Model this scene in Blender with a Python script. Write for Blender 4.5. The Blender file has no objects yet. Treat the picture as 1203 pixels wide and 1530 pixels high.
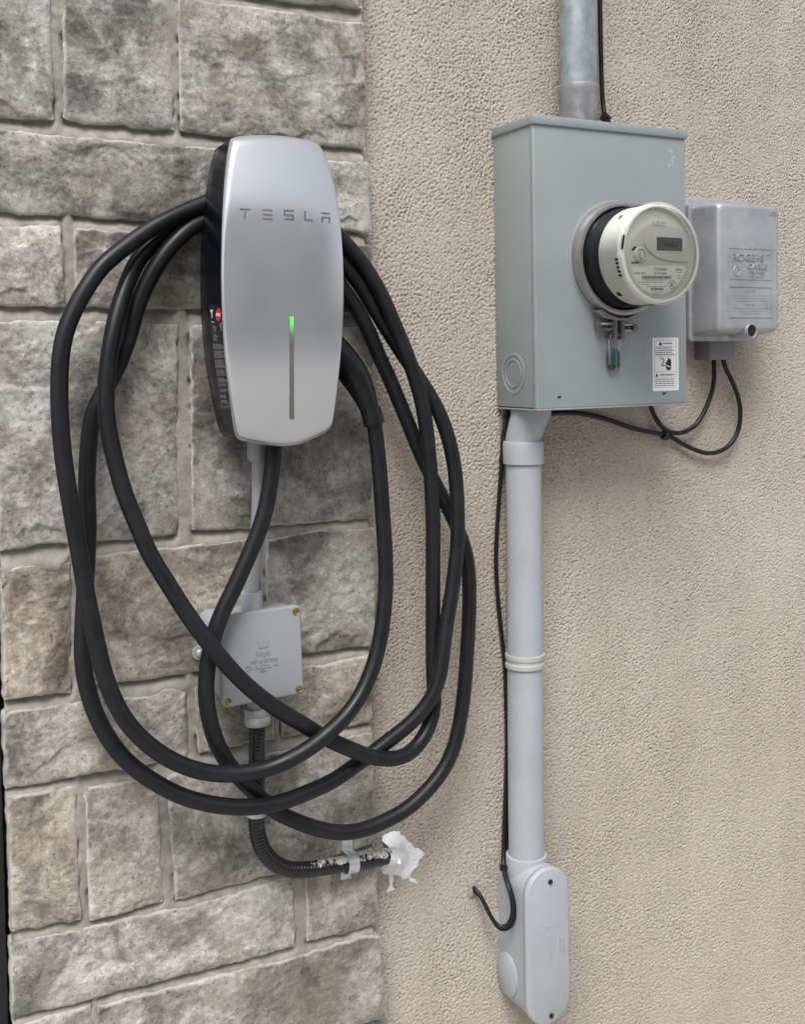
import bpy, bmesh, math, random
import numpy as np
from mathutils import Vector, Matrix
from mathutils.bvhtree import BVHTree

scene = bpy.context.scene
COL = scene.collection
rad = math.radians

# ------------------------------------------------------------------ camera
# World: X along the wall to the right, Y into the wall (stucco face at y = 0), Z up, ground at z = 0.
CAM_H, CAM_D = 1.35, 1.55
YAW, PITCH, ROLL = 0.497052, 0.043255, -0.011069
FPX, PCX, PCY, PW, PH = 1684.2, 639.1, 617.6, 1203.0, 1530.0
_f = Vector((math.sin(YAW)*math.cos(PITCH), math.cos(YAW)*math.cos(PITCH), -math.sin(PITCH)))
_r0 = Vector((math.cos(YAW), -math.sin(YAW), 0)); _u0 = _r0.cross(_f)
_r = _r0*math.cos(ROLL) + _u0*math.sin(ROLL)
_u = -_r0*math.sin(ROLL) + _u0*math.cos(ROLL)
EYE = Vector((0, -CAM_D, CAM_H))
cam_data = bpy.data.cameras.new('camera'); cam = bpy.data.objects.new('camera', cam_data); COL.objects.link(cam)
M = Matrix((( _r.x, _u.x, -_f.x, EYE.x), (_r.y, _u.y, -_f.y, EYE.y), (_r.z, _u.z, -_f.z, EYE.z), (0, 0, 0, 1)))
cam.matrix_world = M
cam_data.sensor_fit = 'VERTICAL'; cam_data.sensor_height = 24.0; cam_data.sensor_width = 24.0*PW/PH
cam_data.lens = FPX/PH*24.0
cam_data.shift_x = -(PCX - PW/2)/PH; cam_data.shift_y = -(PH/2 - PCY)/PH
cam_data.clip_start = 0.02; cam_data.clip_end = 400
scene.camera = cam

# ------------------------------------------------------------------ sky, sun, exposure
SUN_DIR = Vector((0.32, 0.46, -0.83)).normalized()      # the way the light travels
world = bpy.data.worlds.new('World'); scene.world = world; world.use_nodes = True
wn = world.node_tree.nodes; wl = world.node_tree.links
bg = wn['Background']; sky = wn.new('ShaderNodeTexSky'); sky.sky_type = 'NISHITA'; sky.sun_disc = False
sky.sun_elevation = math.asin(-SUN_DIR.z); sky.sun_rotation = math.atan2(-SUN_DIR.x, -SUN_DIR.y)
sky.air_density = 1.0; sky.dust_density = 3.0
hs = wn.new('ShaderNodeHueSaturation'); hs.inputs['Saturation'].default_value = 0.34
wl.new(sky.outputs[0], hs.inputs['Color']); wl.new(hs.outputs[0], bg.inputs[0]); bg.inputs[1].default_value = 0.115
sd = bpy.data.lights.new('sun', 'SUN'); sun = bpy.data.objects.new('sun', sd); COL.objects.link(sun)
sd.energy = 1.9; sd.angle = rad(28); sd.color = (1.0, 0.99, 0.98)
sun.rotation_euler = SUN_DIR.to_track_quat('-Z', 'Y').to_euler(); sun.location = (-2, -4, 6)
vs = scene.view_settings
vs.view_transform = 'Standard'; vs.look = 'None'; vs.gamma = 1; vs.exposure = 0.66; vs.use_curve_mapping = False

# ------------------------------------------------------------------ helpers
def ray(px, py): return _f + _r*((px-PCX)/FPX) - _u*((py-PCY)/FPX)
def at(px, py, d=0.0):
    """the point of the wall-parallel plane d metres in front of the stucco that the photograph shows at px, py"""
    v = ray(px, py); return EYE + v*((CAM_D-d)/v.y)
def xz(px, py, d=0.0):
    p = at(px, py, d); return (p.x, p.z)

def setp(o, label, cat, group=None):
    o['label'] = label; o['category'] = cat
    if group: o['group'] = group
    return o
def thing(name, label, cat, loc, group=None):
    o = bpy.data.objects.new(name, None); COL.objects.link(o); o.location = loc; o.empty_display_size = 0.03
    return setp(o, label, cat, group)
def rootloc(p):
    v = Vector((0, 0, 0))
    while p is not None:
        v += Vector(p.location); p = p.parent
    return v
def mk(name, verts, faces, mat, parent=None, smooth=True, sharp=None, loc=None):
    """one mesh object from world-space vertices"""
    me = bpy.data.meshes.new(name)
    off = rootloc(parent) if parent is not None else (Vector(loc) if loc is not None else Vector((0, 0, 0)))
    V = np.asarray([tuple(v) for v in verts] if not isinstance(verts, np.ndarray) else verts, dtype=np.float64) - np.array(off)
    me.from_pydata(V.tolist(), [], [list(map(int, f)) for f in faces]); me.update()
    me.materials.append(mat)
    o = bpy.data.objects.new(name, me); COL.objects.link(o)
    if parent is not None: o.parent = parent
    elif loc is not None: o.location = loc
    if smooth:
        me.polygons.foreach_set('use_smooth', [True]*len(me.polygons))
        if sharp: me.set_sharp_from_angle(angle=rad(sharp))
    return o
def mkgrid(name, P, mat, parent=None, loc=None):
    """P: (n, m, 3) numpy grid of world points, fast path"""
    n, m = P.shape[:2]; idx = np.arange(n*m).reshape(n, m)
    F = np.stack([idx[:-1, :-1], idx[:-1, 1:], idx[1:, 1:], idx[1:, :-1]], -1).reshape(-1, 4)
    off = rootloc(parent) if parent is not None else (Vector(loc) if loc is not None else Vector((0, 0, 0)))
    me = bpy.data.meshes.new(name); me.vertices.add(n*m)
    me.vertices.foreach_set('co', (P.reshape(-1, 3)-np.array(off)).astype(np.float32).ravel())
    me.loops.add(F.size); me.loops.foreach_set('vertex_index', F.ravel().astype(np.int32))
    me.polygons.add(len(F)); me.polygons.foreach_set('loop_start', np.arange(0, F.size, 4, dtype=np.int32))
    me.polygons.foreach_set('use_smooth', np.ones(len(F), dtype=bool))
    me.update(calc_edges=True); me.validate(); me.materials.append(mat)
    o = bpy.data.objects.new(name, me); COL.objects.link(o)
    if parent is not None: o.parent = parent
    elif loc is not None: o.location = loc
    return o

class Frame:
    """a mounting frame on the wall: u right, v up (turned by ang in the wall plane), d out of the wall"""
    def __init__(s, cx, cz, ang=0.0): s.cx, s.cz, s.c, s.s = cx, cz, math.cos(ang), math.sin(ang)
    def __call__(s, u, v, d): return Vector((s.cx+u*s.c-v*s.s, -d, s.cz+u*s.s+v*s.c))
    def uv(s, px, py, d):
        p = at(px, py, d); x, z = p.x-s.cx, p.z-s.cz
        return (x*s.c+z*s.s, -x*s.s+z*s.c)
W0 = Frame(0, 0)

def fbox(name, fr, u0, u1, v0, v1, d0, d1, mat, parent, bevel=0.0, seg=2):
    bm = bmesh.new()
    bmesh.ops.create_cube(bm, size=1)
    for v in bm.verts:
        v.co = Vector(((u0+u1)/2+v.co.x*(u1-u0), (v0+v1)/2+v.co.y*(v1-v0), (d0+d1)/2+v.co.z*(d1-d0)))
    if bevel: bmesh.ops.bevel(bm, geom=bm.edges[:], offset=bevel, segments=seg, affect='EDGES', profile=0.5)
    bm.verts.ensure_lookup_table(); bm.verts.index_update()
    V = [fr(*v.co) for v in bm.verts]; F = [[v.index for v in f.verts][::-1] for f in bm.faces]
    bm.free()
    return mk(name, V, F, mat, parent, True, 35)

def loft(loops, close0=True, close1=True):
    """loops: list of equal-length closed loops of Vectors"""
    n = len(loops[0]); V = [p for L in loops for p in L]; F = []
    for k in range(len(loops)-1):
        for i in range(n):
            j = (i+1) % n; F.append((k*n+i, k*n+j, (k+1)*n+j, (k+1)*n+i))
    if close0: F.append(tuple(range(n))[::-1])
    if close1: F.append(tuple(range((len(loops)-1)*n, len(loops)*n)))
    return V, F
def rrect(u0, u1, v0, v1, r, n=5):
    P = []
    for (cx, cy, a0) in ((u1-r, v1-r, 0), (u0+r, v1-r, 90), (u0+r, v0+r, 180), (u1-r, v0+r, 270)):
        for k in range(n+1):
            a = rad(a0+90*k/n); P.append((cx+r*math.cos(a), cy+r*math.sin(a)))
    return P
def floft(name, fr, secs, mat, parent, sharp=40, close=(True, True)):
    """secs: [(outline [(u, v)], d)]"""
    V, F = loft([[fr(u, v, d) for u, v in o] for o, d in secs], *close)
    return mk(name, V, F, mat, parent, True, sharp)
def lathe(name, fr, cu, cv, prof, mat, parent, n=64, sharp=40, caps=(False, False), squash=1.0):
    """prof: [(radius, d)], axis straight out of the wall"""
    loops = [[fr(cu+r*math.cos(2*math.pi*i/n), cv+squash*r*math.sin(2*math.pi*i/n), d) for i in range(n)] for r, d in prof]
    V, F = loft(loops, *caps)
    return mk(name, V, F, mat, parent, True, sharp)
def vlathe(name, fr, cu, cd, prof, mat, parent, n=40, sharp=40, caps=(True, True), skew=None):
    """prof: [(radius, v)], axis upright"""
    loops = []
    for q in prof:
        r, v = q[:2]; ou, od = (q[2], q[3]) if len(q) > 2 else (0, 0)
        loops.append([fr(cu+ou+r*math.cos(2*math.pi*i/n), v, cd+od+r*math.sin(2*math.pi*i/n)) for i in range(n)])
    V, F = loft(loops, *caps)
    return mk(name, V, F, mat, parent, True, sharp)

def catmull(P, step=0.004):
    P = [Vector(p) for p in P]; P = [P[0]*2-P[1]]+P+[P[-1]*2-P[-2]]; out = []
    for i in range(1, len(P)-2):
        p0, p1, p2, p3 = P[i-1:i+3]; L = (p2-p1).length
        t1 = max((p1-p0).length, 1e-6)**.5; t2 = max(L, 1e-6)**.5; t3 = max((p3-p2).length, 1e-6)**.5
        m1 = (p2-p1) - t2*t2/(t1+t2)*((p2-p1)/t2-(p1-p0)/t1)*0 ; 
        m1 = t2*((p1-p0)/t1 - (p2-p0)/(t1+t2) + (p2-p1)/t2); m2 = t2*((p2-p1)/t2 - (p3-p1)/(t2+t3) + (p3-p2)/t3)
        n = max(2, int(L/step))
        for k in range(n):
            t = k/n; a = 2*t**3-3*t**2+1; b = t**3-2*t**2+t; c = -2*t**3+3*t**2; d = t**3-t**2
            out.append(p1*a+m1*b+p2*c+m2*d)
    out.append(P[-2]); return out
def smooth_path(P, it):
    for _ in range(it):
        P = [P[0]]+[P[i]*.5+(P[i-1]+P[i+1])*.25 for i in range(1, len(P)-1)]+[P[-1]]
    return P
def tube_vf(path, radius, n=16, caps=True):
    R = radius if callable(radius) else (lambda t: radius)
    T = [(path[min(i+1, len(path)-1)]-path[max(i-1, 0)]).normalized() for i in range(len(path))]
    a = T[0].orthogonal().normalized(); loops = []
    for i, p in enumerate(path):
        if i: 
            q = T[i-1].rotation_difference(T[i]); a = (q @ a); a = (a - T[i]*a.dot(T[i])).normalized()
        b = T[i].cross(a); r = R(i/(len(path)-1))
        loops.append([p+(a*math.cos(2*math.pi*k/n)+b*math.sin(2*math.pi*k/n))*r for k in range(n)])
    return loft(loops, caps, caps)
def tube(name, pts, radius, mat, parent=None, n=16, step=0.004, loc=None, sharp=60, sm=0):
    path = catmull(pts, step)
    if sm: path = smooth_path(path, sm)
    V, F = tube_vf(path, radius, n)
    return mk(name, V, F, mat, parent, True, sharp, loc)
def pxtube(name, pts, radius, mat, parent=None, **k):
    return tube(name, [at(*p) for p in pts], radius, mat, parent, **k)

def poly_plate(name, fr, pts, d0, d1, mat, parent, sharp=30):
    """flat outline (u, v) with thickness d0..d1"""
    a = sum(pts[i][0]*pts[(i+1) % len(pts)][1]-pts[(i+1) % len(pts)][0]*pts[i][1] for i in range(len(pts)))
    if a < 0: pts = pts[::-1]
    return floft(name, fr, [(pts, d0), (pts, d1)], mat, parent, sharp)
def merge(name, VFs, mat, parent, smooth=False, sharp=None):
    V, F = [], []
    for v, f in VFs:
        o = len(V); V += list(v); F += [[i+o for i in q] for q in f]
    return mk(name, V, F, mat, parent, smooth, sharp)
def box_vf(fr, u0, u1, v0, v1, d0, d1):
    V = [fr(u, v, d) for d in (d0, d1) for u, v in ((u0, v0), (u1, v0), (u1, v1), (u0, v1))]
    return V, [(0, 3, 2, 1), (4, 5, 6, 7), (0, 1, 5, 4), (1, 2, 6, 5), (2, 3, 7, 6), (3, 0, 4, 7)]
def text_vf(body, fr, cu, cv, w, h, d, extrude=0.0003, rot=0.0, bold=False):
    """lettering fitted into w x h, centred on cu, cv, lying on depth d"""
    cu_ = bpy.data.curves.new('lettering', 'FONT'); cu_.body = body; cu_.size = 1; cu_.resolution_u = 3; cu_.extrude = 0.0
    if bold: cu_.offset = 0.02
    o = bpy.data.objects.new('lettering', cu_); COL.objects.link(o)
    dg = bpy.context.evaluated_depsgraph_get(); me = o.evaluated_get(dg).to_mesh()
    P = [(v.co.x, v.co.y) for v in me.vertices]; F = [tuple(p.vertices) for p in me.polygons]
    o.evaluated_get(dg).to_mesh_clear(); bpy.data.objects.remove(o); bpy.data.curves.remove(cu_)
    if not P: return [], []
    x0, x1 = min(p[0] for p in P), max(p[0] for p in P); y0, y1 = min(p[1] for p in P), max(p[1] for p in P)
    c, s = math.cos(rot), math.sin(rot); V = []
    for x, y in P:
        a = ((x-x0)/(x1-x0)-.5)*w; b = ((y-y0)/(y1-y0)-.5)*h
        V.append((cu+a*c-b*s, cv+a*s+b*c))
    n = len(V); W = [fr(u, v, d+extrude) for u, v in V]+[fr(u, v, d-0.0002) for u, v in V]
    E = {}
    for f in F:
        for i in range(len(f)):
            e = (f[i], f[(i+1) % len(f)]); E[e] = 1
    FF = [tuple(f) for f in F]
    for (a, b) in list(E):
        if (b, a) not in E: FF.append((a, a+n, b+n, b))
    return W, FF

def bvh_of(o):
    me = o.data; off = rootloc(o)
    return BVHTree.FromPolygons([v.co+off for v in me.vertices], [tuple(p.vertices) for p in me.polygons], epsilon=1e-6)
def decal(name, bvh, quads, mat, parent, off=0.0005, nu=4, nv=4):
    """patches lying on a curved surface; quads: four picture corners each"""
    V, F = [], []
    for q in quads:
        base = len(V); ok = True; G = []
        for i in range(nu+1):
            for j in range(nv+1):
                s, t = i/nu, j/nv
                x = (q[0][0]*(1-s)+q[1][0]*s)*(1-t)+(q[3][0]*(1-s)+q[2][0]*s)*t
                y = (q[0][1]*(1-s)+q[1][1]*s)*(1-t)+(q[3][1]*(1-s)+q[2][1]*s)*t
                h = bvh.ray_cast(EYE, ray(x, y).normalized())
                if h[0] is None: h = bvh.ray_cast(EYE, ray(x+.03, y+.02).normalized())
                if h[0] is None: ok = False; break
                n = h[1] if h[1].dot(ray(x, y)) < 0 else -h[1]
                G.append(h[0]+n*off)
            if not ok: break
        if not ok: continue
        V += G
        for i in range(nu):
            for j in range(nv):
                a = base+i*(nv+1)+j; F.append((a, a+1, a+nv+2, a+nv+1))
    if not V: return None
    return mk(name, V, F, mat, parent, True)
def bar(x0, y0, x1, y1): return [(x0, y0), (x1, y0), (x1, y1), (x0, y1)]

# numpy noise -------------------------------------------------------
def vnoise(x, y, seed):
    rs = np.random.RandomState(seed); T = rs.rand(64, 64)*2-1
    xi = np.floor(x).astype(int); yi = np.floor(y).astype(int); fx = x-xi; fy = y-yi
    fx = fx*fx*fx*(fx*(fx*6-15)+10); fy = fy*fy*fy*(fy*(fy*6-15)+10)
    g = lambda a, b: T[a & 63, b & 63]
    return (g(xi, yi)*(1-fx)+g(xi+1, yi)*fx)*(1-fy)+(g(xi, yi+1)*(1-fx)+g(xi+1, yi+1)*fx)*fy
def fbm(x, y, seed, oct=4, gain=.5):
    s = 0; a = 1; t = 0
    for k in range(oct):
        s = s+a*vnoise(x*2**k+17.3*k, y*2**k-9.1*k, seed+k*7); t += a; a *= gain
    return s/t
def sstep(a, b, x):
    t = np.clip((x-a)/(b-a), 0, 1); return t*t*(3-2*t)

# ------------------------------------------------------------------ materials
def newmat(name):
    m = bpy.data.materials.new(name); m.use_nodes = True; nt = m.node_tree
    return m, nt, nt.nodes, nt.links, nt.nodes['Principled BSDF']
def N(nodes, t, **kw):
    n = nodes.new('ShaderNode'+t)
    for k, v in kw.items():
        if k in n.inputs: n.inputs[k].default_value = v
        else: setattr(n, k, v)
    return n
def ramp(nodes, stops):
    r = nodes.new('ShaderNodeValToRGB'); e = r.color_ramp.elements
    while len(e) < len(stops): e.new(0.5)
    for el, (p, c) in zip(e, stops):
        el.position = p; el.color = (*c, 1) if len(c) == 3 else c
    return r
def plain(name, col, rough=.5, metal=0.0, var=0.06, scale=30.0, bump=0.0, bscale=300.0, spec=.5, dirt=None, dirt_amt=0.0, rvar=.1):
    m, nt, nd, lk, b = newmat(name)
    tc = N(nd, 'TexCoord'); no = N(nd, 'TexNoise', Scale=scale, Detail=5.0, Roughness=.6)
    lk.new(tc.outputs['Object'], no.inputs['Vector'])
    lo = [max(0, c*(1-var)) for c in col]; hi = [min(1, c*(1+var)) for c in col]
    r = ramp(nd, [(.3, lo), (.7, hi)]); lk.new(no.outputs['Fac'], r.inputs[0]); out = r.outputs[0]
    if dirt:
        n2 = N(nd, 'TexNoise', Scale=scale*.45, Detail=8.0, Roughness=.7); lk.new(tc.outputs['Object'], n2.inputs['Vector'])
        rr = ramp(nd, [(.52, (0, 0, 0)), (.72, (1, 1, 1))]); lk.new(n2.outputs['Fac'], rr.inputs[0])
        mu = N(nd, 'Math', operation='MULTIPLY'); mu.inputs[1].default_value = dirt_amt; lk.new(rr.outputs[0], mu.inputs[0])
        mx = N(nd, 'MixRGB'); lk.new(mu.outputs[0], mx.inputs[0]); lk.new(out, mx.inputs[1]); mx.inputs[2].default_value = (*dirt, 1); out = mx.outputs[0]
    lk.new(out, b.inputs['Base Color'])
    rm = N(nd, 'MapRange'); rm.inputs[1].default_value = .3; rm.inputs[2].default_value = .7
    rm.inputs[3].default_value = max(.02, rough-rvar*rough); rm.inputs[4].default_value = min(1, rough+rvar*rough)
    lk.new(no.outputs['Fac'], rm.inputs[0]); lk.new(rm.outputs[0], b.inputs['Roughness'])
    b.inputs['Metallic'].default_value = metal; b.inputs['Specular IOR Level'].default_value = spec
    if bump:
        n3 = N(nd, 'TexNoise', Scale=bscale, Detail=3.0); lk.new(tc.outputs['Object'], n3.inputs['Vector'])
        bu = N(nd, 'Bump', Strength=bump, Distance=.001); lk.new(n3.outputs['Fac'], bu.inputs['Height']); lk.new(bu.outputs[0], b.inputs['Normal'])
    return m

# stucco: warm beige render, grainy
def stucco_mat():
    m, nt, nd, lk, b = newmat('stucco')
    tc = N(nd, 'TexCoord'); mp = N(nd, 'Mapping'); mp.inputs['Scale'].default_value = (9, 9, 1.6); lk.new(tc.outputs['Object'], mp.inputs[0])
    n1 = N(nd, 'TexNoise', Scale=2.6, Detail=5.0); n2 = N(nd, 'TexNoise', Scale=330.0, Detail=3.0, Roughness=.7); n4 = N(nd, 'TexNoise', Scale=1.0, Detail=5.0)
    for n in (n1, n2): lk.new(tc.outputs['Object'], n.inputs['Vector'])
    lk.new(mp.outputs[0], n4.inputs['Vector'])
    r1 = ramp(nd, [(.25, (.470, .415, .346)), (.75, (.555, .498, .426))]); lk.new(n1.outputs['Fac'], r1.inputs[0])
    r2 = ramp(nd, [(.36, (.66, .65, .64)), (.46, (.94, .94, .94)), (.60, (1, 1, 1)), (.70, (1.10, 1.10, 1.10))]); lk.new(n2.outputs['Fac'], r2.inputs[0])
    r4 = ramp(nd, [(.35, (.92, .915, .905)), (.60, (1, 1, 1))]); lk.new(n4.outputs['Fac'], r4.inputs[0])      # faint rain streaks
    mx = N(nd, 'MixRGB', blend_type='MULTIPLY'); mx.inputs[0].default_value = 1; lk.new(r1.outputs[0], mx.inputs[1]); lk.new(r2.outputs[0], mx.inputs[2])
    m2 = N(nd, 'MixRGB', blend_type='MULTIPLY'); m2.inputs[0].default_value = 1; lk.new(mx.outputs[0], m2.inputs[1]); lk.new(r4.outputs[0], m2.inputs[2])
    lk.new(m2.outputs[0], b.inputs['Base Color']); b.inputs['Roughness'].default_value = .92; b.inputs['Specular IOR Level'].default_value = .2
    bu = N(nd, 'Bump', Strength=.8, Distance=.0012); lk.new(n2.outputs['Fac'], bu.inputs['Height']); lk.new(bu.outputs[0], b.inputs['Normal'])
    return m
# stone: manufactured ashlar, grey with brown and charcoal clouds; object colour tints each block
def stone_mat():
    m, nt, nd, lk, b = newmat('stone')
    tc = N(nd, 'TexCoord'); oi = N(nd, 'ObjectInfo'); ad = N(nd, 'VectorMath', operation='MULTIPLY_ADD')
    cb = N(nd, 'CombineXYZ'); 
    for k in range(3): lk.new(oi.outputs['Random'], cb.inputs[k])
    lk.new(cb.outputs[0], ad.inputs[0]); ad.inputs[1].default_value = (37, 11, 23); lk.new(tc.outputs['Object'], ad.inputs[2])
    V = ad.outputs[0]
    n1 = N(nd, 'TexNoise', Scale=10.0, Detail=8.0, Roughness=.70, Distortion=.5); n2 = N(nd, 'TexNoise', Scale=70.0, Detail=8.0, Roughness=.85)
    n3 = N(nd, 'TexNoise', Scale=190.0, Detail=4.0, Roughness=.65); n4 = N(nd, 'TexNoise', Scale=14.0, Detail=6.0, Roughness=.65, Distortion=.4)
    for n in (n1, n2, n3, n4): lk.new(V, n.inputs['Vector'])
    r1 = ramp(nd, [(.35, (.125, .116, .106)), (.46, (.250, .237, .219)), (.54, (.400, .384, .358)), (.66, (.555, .539, .511))]); lk.new(n1.outputs['Fac'], r1.inputs[0])
    r2 = ramp(nd, [(.35, (.58, .57, .56)), (.50, (.98, .98, .98)), (.65, (1.38, 1.38, 1.37))]); lk.new(n2.outputs['Fac'], r2.inputs[0])
    m1 = N(nd, 'MixRGB', blend_type='MULTIPLY'); m1.inputs[0].default_value = 1; lk.new(r1.outputs[0], m1.inputs[1]); lk.new(r2.outputs[0], m1.inputs[2])
    r4 = ramp(nd, [(.50, (0, 0, 0)), (.70, (.60, .60, .60))]); lk.new(n4.outputs['Fac'], r4.inputs[0])
    m2 = N(nd, 'MixRGB'); lk.new(r4.outputs[0], m2.inputs[0]); lk.new(m1.outputs[0], m2.inputs[1]); m2.inputs[2].default_value = (.37, .318, .255, 1)
    m3 = N(nd, 'MixRGB', blend_type='MULTIPLY'); m3.inputs[0].default_value = 1; lk.new(m2.outputs[0], m3.inputs[1]); lk.new(oi.outputs['Color'], m3.inputs[2])
    # pits and grit
    r3 = ramp(nd, [(.33, (.35, .34, .33)), (.39, (1, 1, 1)), (.62, (1, 1, 1)), (.68, (1.45, 1.44, 1.42))]); lk.new(n3.outputs['Fac'], r3.inputs[0])
    m4 = N(nd, 'MixRGB', blend_type='MULTIPLY'); m4.inputs[0].default_value = .85; lk.new(m3.outputs[0], m4.inputs[1]); lk.new(r3.outputs[0], m4.inputs[2])
    # mortar smeared on the arrises
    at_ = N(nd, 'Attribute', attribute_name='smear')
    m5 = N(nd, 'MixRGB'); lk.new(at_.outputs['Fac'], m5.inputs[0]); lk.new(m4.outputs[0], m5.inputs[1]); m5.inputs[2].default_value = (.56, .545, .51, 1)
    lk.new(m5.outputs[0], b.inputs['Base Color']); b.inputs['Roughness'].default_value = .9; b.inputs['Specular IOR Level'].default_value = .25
    a1 = N(nd, 'Math', operation='MULTIPLY_ADD'); a1.inputs[1].default_value = 1.6; lk.new(n2.outputs['Fac'], a1.inputs[0]); lk.new(n3.outputs['Fac'], a1.inputs[2])
    bu = N(nd, 'Bump', Strength=.8, Distance=.0020); lk.new(a1.outputs[0], bu.inputs['Height']); lk.new(bu.outputs[0], b.inputs['Normal'])
    return m
def rubber_mat(name, col, rough, spec):
    m, nt, nd, lk, b = newmat(name); b.inputs['Specular IOR Level'].default_value = spec
    tc = N(nd, 'TexCoord'); n1 = N(nd, 'TexNoise', Scale=14.0, Detail=6.0, Roughness=.6); n2 = N(nd, 'TexNoise', Scale=60.0, Detail=6.0, Roughness=.7)
    for n in (n1, n2): lk.new(tc.outputs['Object'], n.inputs['Vector'])
    r1 = ramp(nd, [(.3, [c*.8 for c in col]), (.7, [c*1.25 for c in col])]); lk.new(n1.outputs['Fac'], r1.inputs[0])
    r2 = ramp(nd, [(.48, (0, 0, 0)), (.75, (.16, .16, .16))]); lk.new(n2.outputs['Fac'], r2.inputs[0])
    mx = N(nd, 'MixRGB'); lk.new(r2.outputs[0], mx.inputs[0]); lk.new(r1.outputs[0], mx.inputs[1]); mx.inputs[2].default_value = (.055, .053, .050, 1)
    lk.new(mx.outputs[0], b.inputs['Base Color'])
    rm = N(nd, 'MapRange'); rm.inputs[1].default_value = .3; rm.inputs[2].default_value = .7; rm.inputs[3].default_value = rough-.07; rm.inputs[4].default_value = rough+.1
    lk.new(n1.outputs['Fac'], rm.inputs[0]); lk.new(rm.outputs[0], b.inputs['Roughness'])
    return m
def scuffed_conduit():
    m, nt, nd, lk, b = newmat('scuffed_black')
    tc = N(nd, 'TexCoord'); n1 = N(nd, 'TexNoise', Scale=70.0, Detail=6.0, Roughness=.75); lk.new(tc.outputs['Object'], n1.inputs['Vector'])
    ge = N(nd, 'NewGeometry'); sp = N(nd, 'SeparateXYZ'); lk.new(ge.outputs['Normal'], sp.inputs[0])
    at_ = N(nd, 'Attribute', attribute_name='scuff')
    ad = N(nd, 'Math', operation='MULTIPLY_ADD'); ad.inputs[1].default_value = .36; lk.new(at_.outputs['Fac'], ad.inputs[0]); lk.new(n1.outputs['Fac'], ad.inputs[2])
    r = ramp(nd, [(.78, (.010, .010, .011)), (.84, (.66, .63, .58))]); lk.new(ad.outputs[0], r.inputs[0]); lk.new(r.outputs[0], b.inputs['Base Color'])
    b.inputs['Roughness'].default_value = .25
    return m
def clear_mat(name, tint=(1, 1, 1), ior=1.45, rough=.03):
    m, nt, nd, lk, b = newmat(name); nd.remove(b); out = nd['Material Output']
    t = N(nd, 'BsdfTransparent'); t.inputs[0].default_value = (*tint, 1); g = N(nd, 'BsdfGlossy'); g.inputs['Roughness'].default_value = rough
    f = N(nd, 'Fresnel'); f.inputs[0].default_value = ior; mx = N(nd, 'MixShader')
    lk.new(f.outputs[0], mx.inputs[0]); lk.new(t.outputs[0], mx.inputs[1]); lk.new(g.outputs[0], mx.inputs[2]); lk.new(mx.outputs[0], out.inputs[0])
    return m
def led_mat():
    m, nt, nd, lk, b = newmat('lit_green'); tc = N(nd, 'TexCoord'); sp = N(nd, 'SeparateXYZ'); lk.new(tc.outputs['Generated'], sp.inputs[0])
    r = ramp(nd, [(0, (.15, .145, .135)), (.35, (.14, .18, .125)), (.75, (.10, .48, .14)), (1, (.12, .60, .17))]); lk.new(sp.outputs[2], r.inputs[0]); lk.new(r.outputs[0], b.inputs['Base Color'])
    e = ramp(nd, [(0, (0, 0, 0)), (.40, (.01, .05, .012)), (.75, (.05, .36, .08)), (1, (.06, .42, .09))]); lk.new(sp.outputs[2], e.inputs[0]); lk.new(e.outputs[0], b.inputs['Emission Color']); b.inputs['Emission Strength'].default_value = .8
    b.inputs['Roughness'].default_value = .3
    return m
def rim_mat():
    m, nt, nd, lk, b = newmat('clear_rim'); out = nd['Material Output']
    b.inputs['Base Color'].default_value = (.80, .81, .77, 1); b.inputs['Roughness'].default_value = .18
    t = N(nd, 'BsdfTransparent'); t.inputs[0].default_value = (.99, .99, .98, 1); mx = N(nd, 'MixShader'); mx.inputs[0].default_value = .38
    lk.new(t.outputs[0], mx.inputs[1]); lk.new(b.outputs[0], mx.inputs[2]); lk.new(mx.outputs[0], out.inputs[0])
    return m
def emis(name, col, e):
    m, nt, nd, lk, b = newmat(name); b.inputs['Base Color'].default_value = (*col, 1)
    b.inputs['Emission Color'].default_value = (*col, 1); b.inputs['Emission Strength'].default_value = e; b.inputs['Roughness'].default_value = .3
    return m

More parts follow.
